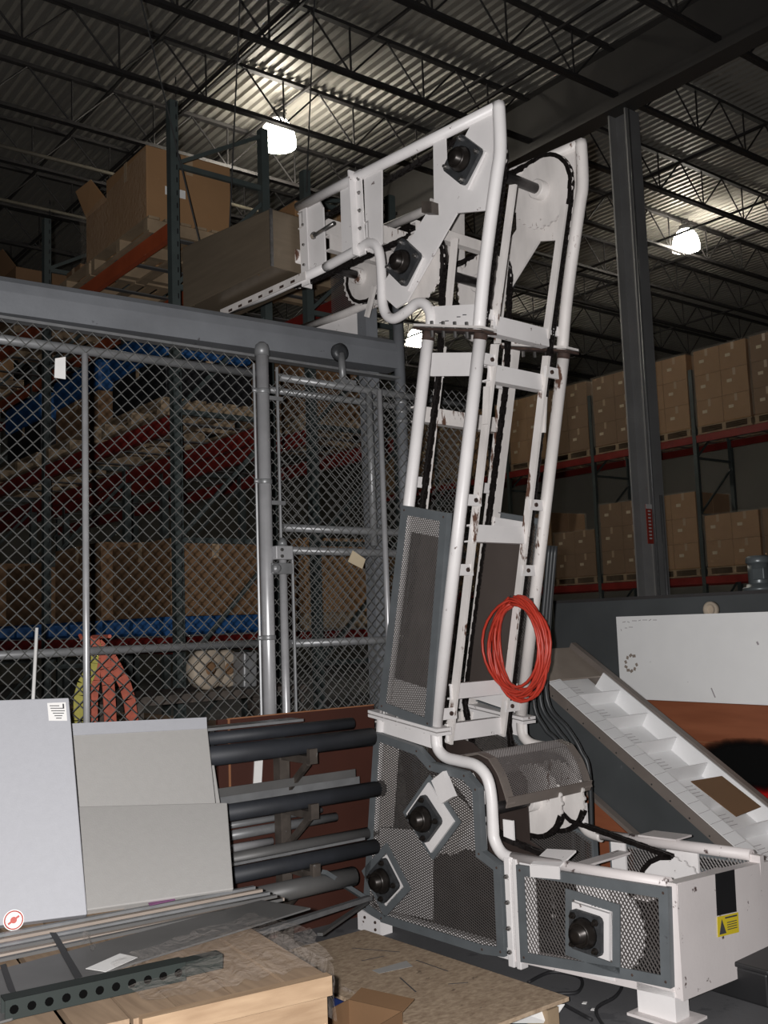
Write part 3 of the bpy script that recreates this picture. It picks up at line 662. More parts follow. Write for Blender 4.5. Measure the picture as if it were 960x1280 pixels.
# ================================================================== CHAIN-LINK FENCE AND GATE
FY = 4.70
def linkmesh(x0, x1, z0, z1, y, p=.073, r=.0028, q=.072):
    m = MB(); i0, i1 = 0, int((x1-x0)/p*2); j1 = int((z1-z0)/q*2)
    for j in range(j1):
        for i in range(i1+1):
            if (i+j) % 2: continue
            for s in (-1, 1):
                if not 0 <= i+s <= i1: continue
                o0, o1 = (.004, -.004) if s > 0 else (-.004, .004)
                A_ = V((x0+i*p/2, y+o0, z0+j*q/2)); B_ = V((x0+(i+s)*p/2, y+o1, z0+(j+1)*q/2))
                d = (B_-A_).normalized(); u = V((0, 1, 0)); k = d.cross(u).normalized()
                vs = []
                for P_ in (A_, B_): vs += [P_+u*r, P_+k*r, P_-u*r, P_-k*r]
                m.add(vs, [(0, 1, 5, 4), (1, 2, 6, 5), (2, 3, 7, 6), (3, 0, 4, 7)])
    return m
fen = thing('chain_link_fence', (1.8, FY, 0), 'tall galvanised chain-link fence panel left of the round terminal post', 'fence')
linkmesh(.55, 2.83, .03, 3.03, FY).build('chain_link_mesh', 'wire_galv', fen)
MB().tube((.5, FY+.03, 2.925), (2.86, FY+.03, 2.935), .024, 12).build('top_rail', 'galv', fen, True)
MB().tube((.5, FY+.03, 1.465), (2.86, FY+.03, 1.465), .021, 12).build('mid_rail', 'galv', fen, True)
tp = MB().tube((2.866, FY, 0), (2.866, FY, 3.04), .036, 16).build('terminal_post', 'galv_bright', fen, True)
MB().lathe((2.866, FY, 3.03), Z, [(.041, 0), (.041, .04), (.034, .065), (.015, .08)], 16).build('post_cap', 'galv', tp, True)
MB().tube((1.855, FY-.025, 0), (1.85, FY-.025, 2.90), .016, 10).build('line_post', 'galv_bright', fen, True)
MB().tube((2.81, FY-.005, .04), (2.81, FY-.005, 2.98), .008, 6).build('tension_bar', 'galv', fen)
for z_ in (.6, 1.48, 2.32, 2.82):
    MB().lathe((2.866, FY, z_), Z, [(.039, 0), (.041, .004), (.041, .022), (.039, .026)], 16).box((2.825, FY-.01, z_+.013), (.06, .012, .024)).build('tension_band', 'galv', fen, True)
# sliding gate
gx0, gx1 = 2.99, 4.42
gat = thing('sliding_gate', (3.5, FY, 0), 'chain-link sliding gate hung from the grey overhead track', 'gate')
linkmesh(gx0-.04, gx1, .06, 3.02, FY-.0, .064, .0026, .066).build('chain_link_mesh', 'wire_galv', gat)
for z_ in (2.935, 2.09, 1.965, 1.455, .10):
    MB().tube((gx0 if z_ > 1.97 else 3.02, FY+.03, z_), (gx1, FY+.03, z_-.01), .022, 12).build('rail', 'galv', gat, True)
MB().tube((gx0-.03, FY+.0, 2.02), (gx0-.03, FY, 2.98), .009, 8).build('tension_bar', 'galv', gat)
MB().tube((3.03, FY, .05), (3.03, FY, 1.93), .009, 8).build('tension_bar', 'galv', gat)
MB().tube((3.655, FY-.03, 2.92), (3.66, FY-.03, .08), .017, 10).build('brace_tube', 'galv_bright', gat, True)
MB().tube((3.62, FY+.03, 2.92), (3.62, FY+.03, 2.0), .022, 10).build('brace_tube', 'galv', gat, True)
gp = MB().tube((2.962, FY-.01, .03), (2.962, FY-.01, 1.99), .022, 14).build('gate_pole', 'galv_bright', gat, True)
MB().lathe((2.962, FY-.01, 1.985), Z, [(.026, 0), (.026, .02), (.01, .045)], 12).build('pole_cap', 'galv', gp, True)
hg = MB().box((2.945, FY-.025, 1.945), (.11, .07, .075)).build('latch_block', 'galv_bright', gat, bevel=.006)
MB().lathe((2.925, FY-.06, 1.96), V((0, -1, 0)), [(.01, 0), (.01, .008)], 6).lathe((2.925, FY-.06, 1.925), V((0, -1, 0)), [(.01, 0), (.01, .008)], 6).build('latch_bolt', 'bolt_steel', hg)
MB().box((2.935, FY-.02, 1.86), (.13, .06, .06)).lathe((2.89, FY-.05, 1.86), V((0, -1, 0)), [(.03, 0), (.026, .02), (.012, .03)], 12).build('hinge_collar', 'galv', gat, bevel=.005)
for z_ in (2.80, 2.22):
    MB().box((2.93, FY-.01, z_), (.11, .012, .022)).build('tie_band', 'galv', gat)
# second fence layer behind the gate
fb = thing('fence_run', (4.0, FY+.16, 0), 'chain-link fence run standing directly behind the sliding gate', 'fence')
linkmesh(2.95, 4.75, .03, 2.98, FY+.16, .073, .0026).build('chain_link_mesh', 'wire_galv', fb)
MB().tube((2.92, FY+.19, 2.90), (4.78, FY+.19, 2.90), .02, 10).build('top_rail', 'galv', fb, True)
MB().tube((4.75, FY+.16, 0), (4.75, FY+.16, 2.98), .03, 12).build('end_post', 'galv', fb, True)
# overhead track
q0, q1 = onY(0, 345, 4.82), onY(500, 430, 4.82); bz0 = onY(0, 395, 4.82).z; bz1 = onY(500, 461, 4.82).z
trk = thing('gate_track', (2.4, 4.9, bz0), 'thick grey overhead beam carrying the sliding gate above the fence', 'beam')
x0_, x1_ = .2, q1.x
def tz(x, a, b): return a+(b-a)*(x-q0.x)/(q1.x-q0.x)
sec = [(0, 0), (0, .10), (.012, .15), (.04, .18), (.09, .185), (.13, .16), (.14, .1), (.14, 0)]
pol = [V((x0_, 4.82+a, bz0+b*((q0.z-bz0)/.185))) for a, b in sec]
MB().prism(pol, V((x1_-x0_, 0, tz(x1_, bz0, bz1)-bz0))).build('track_beam', 'track_grey', trk)
MB().b2((x0_, 4.81, bz0-.012), (x1_, 4.87, bz0+.002)).build('track_lip', 'galv', trk)
tr_ = thing('gate_trolley', (3.47, 4.8, 2.94), 'round-headed roller trolley hanging the gate from the overhead track', 'trolley')
MB().lathe((3.47, 4.82, 3.16), V((0, -1, 0)), [(.055, 0), (.055, .03), (.03, .04)], 18).build('roller', 'bearing_iron', tr_, True)
MB().tube((3.47, 4.79, 3.15), (3.47, 4.78, 2.97), .022, 12).build('hanger', 'galv', tr_, True)
MB().box((3.47, 4.76, 2.965), (.12, .06, .03)).build('hanger_plate', 'galv', tr_)
po = thing('track_post', (3.9, 4.9, 0), 'grey post pair holding the end of the overhead gate track', 'post')
MB().tube((3.955, 4.84, 0), (3.955, 4.84, 3.75), .035, 16).build('round_post', 'track_grey', po, True)
MB().b2((3.80, 4.97, 0), (3.89, 5.06, 3.75)).build('square_post', 'track_grey', po)
for z_ in (2.78, 2.84, 2.9): MB().lathe((3.955, 4.84, z_), Z, [(.038, 0), (.042, .005), (.042, .02), (.038, .025)], 16).build('collar', 'galv', po, True)
# tags on the fence
def yquad(pts, y, name, m, label, cat, th=.003):
    return tag(MB().prism([onY(*p, y) for p in pts], V((0, th, 0))).build(name, m), label, cat)
yquad([(441, 688), (457, 699), (453, 711), (435, 702)], FY-.03, 'tie_tag', 'tan_tag', 'tan card tag tied to the sliding gate beside the machine', 'tag')
yquad([(69, 448), (82, 446), (82, 474), (68, 472)], FY-.01, 'hang_tag', 'paper', 'small white slip hanging high on the chain-link fence', 'tag')
# white thin pole
a, b = onY(46, 785, 4.55), onY(40, 900, 4.50)
d_ = (b-a); b = a+d_*(a.z/-d_.z)
tag(MB().tube(b, a, .008, 8).build('thin_pole', 'paper', smooth=True), 'thin white pole leaning on the fence behind the white foam sheet', 'pole')

# things behind the fence: webbing, bench, reels
def ribbon(pts, wd, th, wdir=(1, 0, 0)):
    m = MB(); pts = smooth_path(pts, 4)
    for a_, b_ in zip(pts[:-1], pts[1:]): m.bar(a_, b_+(b_-a_)*.05, wd, th, (b_-a_).cross(V(wdir)))
    return m
Yw = 4.98
for k, (pp, mm, lab) in enumerate(((((118, 803), (112, 840), (98, 900)), 'yellow_web', 'yellow webbing strap hanging behind the fence next to orange straps'),
        (((118, 803), (117, 850), (114, 905)), 'orange_web', 'orange webbing strap hanging straight down behind the fence'),
        (((120, 803), (132, 835), (138, 905)), 'orange_web', 'middle orange webbing strap fanning out behind the fence'),
        (((122, 806), (145, 835), (166, 905)), 'orange_web', 'orange webbing strap flaring furthest from the yellow strap behind the fence'))):
    P3 = [onY(*p_, Yw+k*.03) for p_ in pp]
    e = P3[-1]+(P3[-1]-P3[-2])*.3; last = V((e.x+.02, e.y, .02))
    tag(ribbon(P3+[last], .065, .006).build('webbing_strap', mm), lab, 'strap', 'straps hung behind the fence')
hk = onY(119, 801, 4.9)
tag(MB().path([hk+V((0, -.18, .02)), hk+V((0, .02, .02)), hk+V((0, .16, .0)), hk+V((0, .2, .03))], .01, 6).lathe(hk+V((0, .02, -.01)), V((0, 1, 0)), [(.035, 0), (.035, .06)], 12).build('strap_hook', 'orange_web'), 'orange hook on the fence rail holding the webbing straps', 'hook')
bn = thing('work_bench', (2.85, 5.6, 0), 'dark bench standing behind the fence with round reels on top', 'bench')
MB().b2((2.35, 5.3, 1.14), (3.5, 5.9, 1.19)).build('bench_top', 'rack_brown', bn)
for x_ in (2.4, 3.45):
    for y_ in (5.34, 5.86): MB().b2((x_-.03, y_-.03, 0), (x_+.03, y_+.03, 1.14)).build('leg', 'rack_brown', bn)
def reel(x_, y_, z_, r, wd, label):
    t = thing('tape_reel', (x_, y_, z_), label, 'reel')
    ax = V((.25, -1, 0)).normalized()
    MB().lathe((x_, y_, z_+r), ax, [(r*.35, 0), (r*.9, 0), (r, .012), (r, wd-.012), (r*.9, wd), (r*.35, wd)], 24).build('roll', 'beige_fibre', t, True)
    MB().lathe(V((x_, y_, z_+r))+ax*.0, ax, [(r*.2, -.004), (r*.33, -.004), (r*.33, wd+.004), (r*.2, wd+.004)], 18).build('core', 'cardboard_dark', t, True)
    return t
q = onY(256, 850, 5.5); reel(q.x, 5.55, 1.19, .125, .09, 'beige round reel on the bench behind the fence, nearest the orange straps')
q = onY(291, 852, 5.5); reel(q.x, 5.65, 1.19, .115, .08, 'second beige reel on the bench behind the fence, beside the grey bin')
tag(MB().prism([onY(305, 815, 5.45), onY(322, 815, 5.45), V((onY(322, 880, 5.45).x, 5.45, 1.19)), V((onY(305, 880, 5.45).x, 5.45, 1.19))], V((0, .25, 0))).build('parts_bin', 'galv', bevel=.01), 'pale grey bin on the bench beside the terminal post', 'bin')

# ================================================================== STOCK RACK IN FRONT OF THE FENCE
UX = 2.735
sr = thing('stock_rack', (UX, 4.38, 0), 'dark steel cantilever stock rack holding pipes before the brown board', 'rack')
for ux in (UX, 1.45):
    up = MB().b2((ux-.028, 4.36, .0), (ux+.028, 4.42, 1.0)).build('upright', 'rack_brown', sr)
    MB().b2((ux-.04, 4.10, 0), (ux+.04, 4.46, .03)).build('foot', 'rack_brown', sr)
    for z_ in (onY(200, 953, 4.20).z-.045-.0355, onY(230, 1025, 4.20).z-.039-.0355, onY(250, 1103, 4.19).z-.037-.0355):
        ar = MB().b2((ux-.02, 4.12, z_), (ux+.02, 4.37, z_+.035)).b2((ux-.022, 4.10, z_), (ux+.022, 4.125, z_+.07)).build('arm', 'rack_brown', sr)
        MB().bar((ux, 4.15, z_), (ux, 4.37, z_-.17), .02, .03).build('gusset', 'rack_brown', ar)
def stock(name, p0, p1, y, r, m, label, cat='pipe', shape='tube', n=14, x_min=None, zadd=0):
    a, b = onY(*p0, y), onY(*p1, y); a.z += zadd; b.z = a.z
    if shape == 'tube': mb = MB().tube(a, b, r, n)
    elif shape == 'pipe':
        mb = MB(); ring = lambda c, rr: [c+V((0, math.cos(2*pi*k/n)*rr, math.sin(2*pi*k/n)*rr)) for k in range(n)]
        vs = ring(a, r)+ring(b, r)+ring(a, r*.8)+ring(b, r*.8)
        fs = []
        for k in range(n):
            k1 = (k+1) % n; fs += [(k, k1, n+k1, n+k), (2*n+k, 3*n+k, 3*n+k1, 2*n+k1), (k, 2*n+k, 2*n+k1, k1), (n+k, n+k1, 3*n+k1, 3*n+k)]
        mb.add(vs, fs)
    elif shape == 'flat': mb = MB().bar(a, b, r*2, .012)
    else: mb = MB().angle(a, b, r*2, .006, V((0, 1, 0)), Z)
    return tag(mb.build(name, m, smooth=shape in ('tube', 'pipe')), label, cat)
stock('steel_pipe', (200, 953), (465, 931), 4.20, .045, 'black_pipe', 'thick black pipe resting on the top arm of the stock rack', shape='pipe')
stock('flat_bar', (205, 925), (372, 912), 4.22, .055, 'galv', 'dull grey flat bar lying on the top black pipe', 'bar', shape='flat', zadd=.03)
stock('steel_pipe', (250, 925), (440, 912), 4.31, .030, 'black_pipe', 'thinner dark pipe lying behind the thick top pipe', shape='pipe')
stock('steel_pipe', (230, 1025), (478, 1000), 4.20, .039, 'black_pipe', 'thick black pipe on the middle arm of the stock rack', shape='pipe')
stock('angle_bar', (240, 1002), (445, 985), 4.26, .02, 'plate_grey', 'dark angle bar on the middle arm of the stock rack', 'bar', shape='angle')
stock('angle_bar', (240, 1012), (450, 992), 4.31, .018, 'galv', 'thin bright angle bar lying on the middle pipes', 'bar', shape='angle')
stock('conduit_tube', (240, 1053), (420, 1040), 4.47, .024, 'galv', 'wide galvanised tube lying behind the rack upright', 'tube', shape='pipe')
stock('conduit_tube', (240, 1040), (402, 1029), 4.49, .016, 'galv', 'slim galvanised tube above the wide one behind the rack upright', 'tube', shape='pipe')
stock('conduit_tube', (240, 1070), (340, 1062), 4.46, .020, 'galv_bright', 'short bright tube below the wide one behind the rack upright', 'tube', shape='pipe')
stock('steel_pipe', (250, 1103), (470, 1076), 4.19, .037, 'black_pipe', 'thick black pipe on the bottom arm of the stock rack', shape='pipe')
stock('steel_pipe', (250, 1082), (470, 1052), 4.28, .030, 'plate_grey', 'grey-black pipe lying behind the thick one on the bottom arm', shape='pipe')
stock('flat_bar', (260, 1092), (455, 1063), 4.20, .012, 'galv', 'narrow bright strip lying on the bottom arm pipes', 'bar', shape='flat', zadd=.02)
stock('tin_duct', (320, 1122), (442, 1108), 4.12, .045, 'plate_grey', 'wide dull metal duct lying below the bottom arm of the rack', 'duct', shape='pipe')
# loose diagonal bars at the rack foot
def loose(name, p0, y0, p1, y1, w_, h_, m, label):
    a, b = onY(*p0, y0), onY(*p1, y1)
    return tag(MB().bar(a, b, w_, h_).build(name, m), label, 'bar')
loose('loose_bar', (306, 1172), 3.50, (462, 1122), 4.05, .03, .02, 'galv', 'grey bar sloping up from the crate to the elevator foot')
loose('loose_bar', (400, 1168), 3.72, (458, 1128), 4.12, .025, .012, 'plate_grey', 'dark bar leaning by the white elevator foot')
loose('loose_bar', (405, 1090), 4.08, (455, 1122), 4.14, .03, .02, 'grey_paint', 'blue-grey bar slanting down beside the elevator guard')
# brown board
BY = 4.55
bl, br = onY(272, 893, BY), onY(478, 886, BY)
bb = thing('brown_board', ((bl.x+br.x)/2, BY, 0), 'dark reddish-brown panel standing behind the pipes before the fence', 'board')
MB().b2((bl.x-.0, BY, 0.0), (br.x-.06, BY+.02, (bl.z+br.z)/2)).build('panel', 'brown_board', bb)
MB().b2((bl.x+.055, BY-.004, 0.02), (bl.x+.066, BY, bl.z-.03)).build('edge_strip', 'brown_trim', bb)
MB().b2((bl.x+.05, BY-.004, bl.z-.03), (br.x-.06, BY, bl.z-.024)).build('edge_strip', 'brown_trim', bb)
MB().prism([onY(318, 946, BY-.001), onY(328, 946, BY-.001), onY(325, 1003, BY-.001), onY(315, 1003, BY-.001)], V((0, -.006, 0))).build('white_strip', 'paper', bb)

# ================================================================== CRATE IN FRONT WITH BARS AND PLATES
CZ = .55
C0 = onZ(408, 1217, CZ); eu = (onZ(150, 1276, CZ)-C0); eu.z = 0; eu.normalize(); ev = V((eu.y, -eu.x, 0)); ev = ev if ev.y > 0 else -ev
def CP(u, v, z): return V((C0.x, C0.y, 0))+eu*u+ev*v+Z*z
crt = thing('wooden_crate', CP(1.0, .65, 0), 'pale pine crate with a planked lid under the metal bars', 'crate')
CL, CWD = 2.1, 1.28
u = 0.0
for k in range(15):
    wd = .125+.012*((k*7) % 3)
    if u+wd > CL: break
    MB().prism([CP(u+.004, 0.0, CZ-.022), CP(u+wd, 0.0, CZ-.022), CP(u+wd, CWD, CZ-.022), CP(u+.004, CWD, CZ-.022)], Z*(.022-.003*(k % 2))).build('lid_plank', 'pine_x', crt); u += wd+.006+.01*(k % 3 == 1)
for k in range(4):
    z1 = CZ-.024-k*.132; z0 = max(.002, z1-.126)
    MB().prism([CP(0, 0, z0), CP(CL, 0, z0), CP(CL, 0, z1), CP(0, 0, z1)], ev*.024).build('side_board', 'pine', crt)
    MB().prism([CP(0, .026, z0), CP(0, CWD, z0), CP(0, CWD, z1), CP(0, .026, z1)], eu*.024).build('end_board', 'pine_x', crt)
    MB().prism([CP(0.026, CWD-.024, z0), CP(CL, CWD-.024, z0), CP(CL, CWD-.024, z1), CP(.026, CWD-.024, z1)], ev*.024).build('side_board', 'pine', crt)
for k in range(5):
    MB().lathe(CP(.03+.0*k, -.001, CZ-.05-.1*k), -ev, [(.005, 0), (.004, .003)], 6).build('nail', 'bolt_steel', crt)
MB().prism([CP(-.0, -.035, CZ-.05), CP(.55, -.035, CZ-.05), CP(.55, -.035, CZ+.004), CP(0, -.035, CZ+.004)], ev*.034).build('edge_batten', 'pine', crt)
# bunched stretch film over the end of the crate
def film_sheet(name, f, nu, nv, label, mm='clear_film', amp=.02, seed=1):
    rnd = random.Random(seed); m = MB(); vs = []
    for i in range(nu+1):
        for j in range(nv+1): vs.append(f(i/nu, j/nv)+V((rnd.uniform(-1, 1), rnd.uniform(-1, 1), rnd.uniform(-.4, 1)))*amp)
    fs = [(i*(nv+1)+j, (i+1)*(nv+1)+j, (i+1)*(nv+1)+j+1, i*(nv+1)+j+1) for i in range(nu) for j in range(nv)]
    m.add(vs, fs); return tag(m.build(name, mm, smooth=True), label, 'film')
film_sheet('stretch_film', lambda a, b: CP(-.015+.55*a, -.045+.62*b*(1-.35*a), CZ+.04+.045*math.sin(pi*min(1, b*1.2))*(1-a)), 16, 16, 'crumpled clear stretch film bunched over the corner of the pine crate', amp=.011)
film_sheet('stretch_film', lambda a, b: CP(-.025+.03*a*b, .0+.45*a, CZ+.02-.16*b), 10, 6, 'clear stretch film hanging over the end boards of the pine crate', amp=.006, seed=4)

def zquad(pts, z_, th, name, m, label, cat, group=None):
    return tag(MB().prism([onZ(*p_, z_) for p_ in pts], Z*th).build(name, m), label, cat, group)
# thin bars along the back
bw = ['plain', 'dull', 'bright', 'scratched', 'flat', 'narrow']
for k in range(6):
    a = onZ(-90, 1186+7*k-(2 if k > 2 else 0), CZ+.006); b = onZ(318+9*k, 1109+3.6*k, CZ+.006)
    if k == 5: b = onZ(352, 1124, CZ+.006)
    tag(MB().bar(a, b, .020, .010, Z).build('metal_strip', 'tan_plate' if k % 3 == 1 else ('galv' if k % 2 == 0 else 'plate_grey')), 'long thin metal strip on the crate, %s from the foam sheets' % ORD[k], 'strip', 'metal strips on the crate')
zquad([(185, 1129), (218, 1122), (219, 1125), (187, 1132)], CZ+.0125, .001, 'purple_sticker', 'purple', 'small purple sticker on the metal strips of the crate', 'sticker')
zquad([(327, 1127), (388, 1137), (48, 1243), (-70, 1262), (-70, 1236), (0, 1214)], CZ+.012, .006, 'steel_plate', 'plate_grey', 'long dark grey steel plate lying across the crate', 'plate')
zquad([(-70, 1240), (6, 1236), (34, 1268), (14, 1276), (-60, 1296)], CZ+.020, .006, 'steel_plate', 'plate_grey', 'short dark grey steel plate by the perforated channel on the crate', 'plate')
zquad([(107, 1211), (150, 1192), (172, 1197), (132, 1215)], CZ+.0195, .0008, 'shipping_label', 'paper', 'white shipping label sheet on the dark steel plate', 'label')
zquad([(62, 1166), (70, 1166), (103, 1221), (94, 1224)], CZ+.0192, .0015, 'black_strap', 'black_rubber', 'black strap lying over the plate and metal strips', 'strap')
zquad([(0, 1207), (7, 1205), (20, 1240), (12, 1243)], CZ+.0192, .0015, 'black_strap', 'black_rubber', 'short black strap over the plate beside the perforated channel', 'strap')
film_sheet('plastic_scrap', lambda a, b: onZ(103+17*a, 1172+10*b, CZ+.035)+V((0, 0, .02*math.sin(6*a))), 6, 6, 'small crumpled plastic scrap beside the black strap', amp=.006, seed=8)
def perf(p0, p1, h, dp, holes, label):
    a, b = onZ(*p0, CZ+.03), onZ(*p1, CZ+.03); a.z = b.z = CZ+.021
    t = thing('perforated_channel', (a+b)/2, label, 'channel')
    d = (b-a).normalized(); n_ = V((d.y, -d.x, 0)); n_ = n_ if n_.y < 0 else -n_
    m = MB().bar(a+Z*h/2, b+Z*h/2, .005, h).prism([a+Z*h, b+Z*h, b+Z*h-n_*dp, a+Z*h-n_*dp], -Z*.004).bar(a+Z*h/2-n_*dp, b+Z*h/2-n_*dp, .005, h)
    m.build('channel_body', 'dark_green', t)
    L_ = (b-a).length
    for k in range(holes):
        c_ = a+d*(L_*(k+.5)/holes)+Z*h*.5+n_*.003
        MB().lathe(c_, n_, [(.0115, 0), (.0115, .0008)], 10).build('slot_hole', 'void_black', t)
    return t
perf((6, 1272), (232, 1221), .05, .05, 11, 'dark green perforated steel channel lying on the crate')
perf((150, 1236), (278, 1206), .04, .04, 0, 'plain dark green channel end behind the perforated one')
# sticker disc with red ring
q = onZ(17, 1163, CZ+.004); nn = (CAM-q); nn.z *= .4; nn.normalize()
st = thing('round_sticker', q, 'round white sticker with a red ring on the film below the foam sheet', 'sticker')
cc = q+Z*.034
MB().lathe(cc, nn, [(.034, 0), (.034, .001)], 24).build('disc', 'paper', st)
rg = []
for k in range(24): a = 2*pi*k/24; uu = nn.cross(Z).normalized(); rg.append(cc+nn*.0016+uu*math.cos(a)*.029+nn.cross(uu)*math.sin(a)*.029)
MB().path(rg, .0022, 6, closed=True).build('ring', 'sign_red', st)
uu = nn.cross(Z).normalized(); vv = uu.cross(nn)*-1
MB().bar(cc+nn*.0014-uu*.018-vv*.012, cc+nn*.0014+uu*.018+vv*.012, .002, .007, vv).lathe(cc+nn*.001, nn, [(.011, 0), (.011, .001)], 12).build('emblem', 'sign_red', st)

# ================================================================== FOAM SHEETS
def leaning(name, bl, br, tr, tl, yt, th, m, label, zb=CZ+.02):
    B0, B1 = onZ(*bl, zb), onZ(*br, zb); T1, T0 = onY(*tr, yt), onY(*tl, yt)
    n_ = (B1-B0).cross(T1-B0).normalized(); n_ = n_ if n_.y > 0 else -n_
    T0 = onp(*tl, n_, B0)
    o = thing(name, (B0+B1)/2, label, 'sheet')
    MB().prism([B0, B1, T1, T0], n_*th).build('sheet', m, o, bevel=.004)
    return o, (B0, B1, T1, T0, n_)
f1, g1 = leaning('foam_sheet', (-120, 1172), (109, 1143), (86, 872), (-150, 880), 3.96, .045, 'foam_white', 'tall white foam sheet with a printed label, leaning over the crate')
B0, B1, T1, T0, n_ = g1
def on1(x_, y_, o=.001): return onp(x_, y_, n_, B0)-n_*o
lb = MB().prism([on1(59, 879), (on1(82, 878)), on1(84, 901), on1(61, 901)], -n_*.0006).build('printed_label', 'paper', f1)
for k, (xa, xb) in enumerate(((62, 74), (63, 80), (64, 81), (66, 80), (68, 78), (70, 77))):
    yy = 882+k*3.1; MB().prism([on1(xa, yy, .0022), on1(xb, yy, .0022), on1(xb, yy+1, .0022), on1(xa, yy+1, .0022)], -n_*.0004).build('print_line', 'ink', lb)
MB().prism([on1(78, 880, .0022), on1(80, 880, .0022), on1(80.4, 886, .0022), on1(78.4, 886, .0022)], -n_*.0004).build('print_line', 'ink', lb)
f2, g2 = leaning('foam_sheet', (98, 1116), (279, 1088), (258, 897), (84, 905), 4.12, .05, 'foam_grey', 'light grey foam sheet with a white top edge behind the small sheet')
B0, B1, T1, T0, n_ = g2
MB().prism([onp(84, 905, n_, B0)-n_*.003, onp(258, 897, n_, B0)-n_*.003, onp(258.5, 911, n_, B0)-n_*.003, onp(85, 920, n_, B0)-n_*.003], n_*.0028).build('white_edge_band', 'foam_white', f2)
f3, g3 = leaning('foam_sheet', (98, 1139), (292, 1111), (284, 1003), (97, 1008), 3.81, .04, 'foam_grey', 'smaller plain grey foam sheet leaning in front of the banded sheet')
f4, g4 = leaning('foam_sheet', (200, 1083), (286, 1072), (268, 956), (200, 960), 4.14, .02, 'foam_grey', 'grey sheet peeping out behind the foam sheets next to the pipes', zb=CZ+.03)

# ================================================================== OSB SHEET ON A SKID
OZ = .115
A_, B_ = onZ(455, 1162, OZ), onZ(711, 1246, OZ); C_ = onZ(563, 1302, OZ); D_ = A_+(C_-B_)
osb = thing('osb_sheet', (A_+C_)/2-Z*.015, 'brown strand board sheet lying flat beside the elevator base', 'board')
MB().prism([p_-Z*.015 for p_ in (A_, B_, C_, D_)], Z*.015).build('board', 'osb', osb)
cn = (A_+C_)/2
lp = onZ(492, 1210, OZ)
MB().prism([onZ(465, 1213, OZ+.0005), onZ(508, 1201, OZ+.0005), onZ(516, 1208, OZ+.0005), onZ(474, 1217, OZ+.0005)], Z*.0006).build('pasted_label', 'foam_grey', osb)
for (p0, p1) in (((440, 1185), (500, 1190)), ((480, 1195), (452, 1201)), ((520, 1200), (560, 1214)), ((500, 1222), (520, 1240)), ((560, 1230), (585, 1228))):
    MB().bar(onZ(*p0, OZ+.0004), onZ(*p1, OZ+.0004), .006, .0006, Z).build('stencil_mark', 'ink', osb)
dx, dy = (B_-A_).normalized(), (D_-A_).normalized()
def OP(a, b, z_): r_ = A_+(B_-A_)*a+(D_-A_)*b; r_.z = z_; return r_
sk = thing('wooden_skid', OP(.5, .5, 0), 'low wooden skid under the strand board sheet', 'pallet')
for b_ in (.08, .5, .92):
    MB().prism([OP(.03, b_-.05, 0), OP(.97, b_-.05, 0), OP(.97, b_+.05, 0), OP(.03, b_+.05, 0)], Z*.075).build('stringer', 'pallet_wood', sk)
for k in range(7):
    a_ = .03+k*.14
    MB().prism([OP(a_, .03, .076), OP(a_+.09, .03, .076), OP(a_+.09, .97, .076), OP(a_, .97, .076)], Z*.016).build('deck_board', 'pallet_wood', sk)
tag(MB().prism([OP(-.01, .985, .02), OP(1.0, .985, .02), OP(1.0, .985, .098), OP(-.01, .985, .098)], (D_-A_).normalized()*.012).build('blue_tarp', 'blue_tarp'), 'blue tarp strip along the edge of the strand board', 'tarp')
bxp = onZ(444, 1270, .16)
cb = thing('open_carton', (bxp.x, bxp.y, 0), 'small open cardboard carton between the crate and the strand board', 'carton')
ang = .3; ux_, uy_ = V((math.cos(ang), math.sin(ang), 0)), V((-math.sin(ang), math.cos(ang), 0))
cs = .12
for s in (-1, 1):
    MB().box(V((bxp.x, bxp.y, .08))+ux_*s*cs, (.004, cs*2, .158), (ux_, uy_, Z)).build('side_wall', 'cardboard_dark', cb)
    MB().box(V((bxp.x, bxp.y, .08))+uy_*s*cs, (cs*2, .004, .158), (ux_, uy_, Z)).build('side_wall', 'cardboard_dark', cb)
    MB().box(V((bxp.x, bxp.y, .165))+ux_*s*(cs+.04), (.085, cs*2, .004), ((ux_+Z*s*.25).normalized(), uy_, Z)).build('flap', 'cardboard_dark', cb)
MB().box(V((bxp.x, bxp.y, .004)), (cs*2, cs*2, .004), (ux_, uy_, Z)).build('bottom', 'cardboard', cb)
film_sheet('stretch_film', lambda a, b: onZ(412+60*a+20*b, 1232+24*a+12*b, .10)+Z*.02*math.sin(7*a), 10, 5, 'shiny film scraps lying between the crate and the strand board', amp=.012, seed=12)
# papers beside the board, debris, cables
pq = [onZ(600, 1279, .05), onZ(640, 1262, .10), onZ(706, 1256, .06), onZ(690, 1279, .02)]
tag(MB().prism(pq, Z*.003).build('paper_sheet', 'paper'), 'white paper sheet sticking out under the corner of the strand board', 'paper')
for k, (x_, y_) in enumerate(((731, 1254), (762, 1250), (742, 1262))):
    c_ = onZ(x_, y_, .002); tag(MB().prism([c_+V((math.cos(a_)*.015, math.sin(a_)*.012, 0)) for a_ in (0, 1.3, 2.9, 4.4)], Z*.002).build('paper_scrap', 'paper'), 'tiny white paper scrap on the floor before the elevator tail', 'scrap', 'paper scraps on the floor')
def floorcable(pts, r, label): return tag(MB().path(smooth_path([onZ(*p_, r) for p_ in pts], 6), r, 6).build('floor_cable', 'black_rubber', smooth=True), label, 'cable')
floorcable([(660, 1228), (690, 1215), (725, 1222), (722, 1240), (690, 1245), (740, 1275)], .007, 'black cable looping on the floor beside the strand board corner')
floorcable([(740, 1215), (775, 1228), (770, 1245), (745, 1262), (760, 1290)], .007, 'black cable winding on the floor below the elevator tail guard')
tb = onZ(962, 1262, 0)
tt = thing('black_tote', (tb.x+.25, tb.y+.1, 0), 'black plastic tote on the floor behind the elevator tail plate', 'tote')
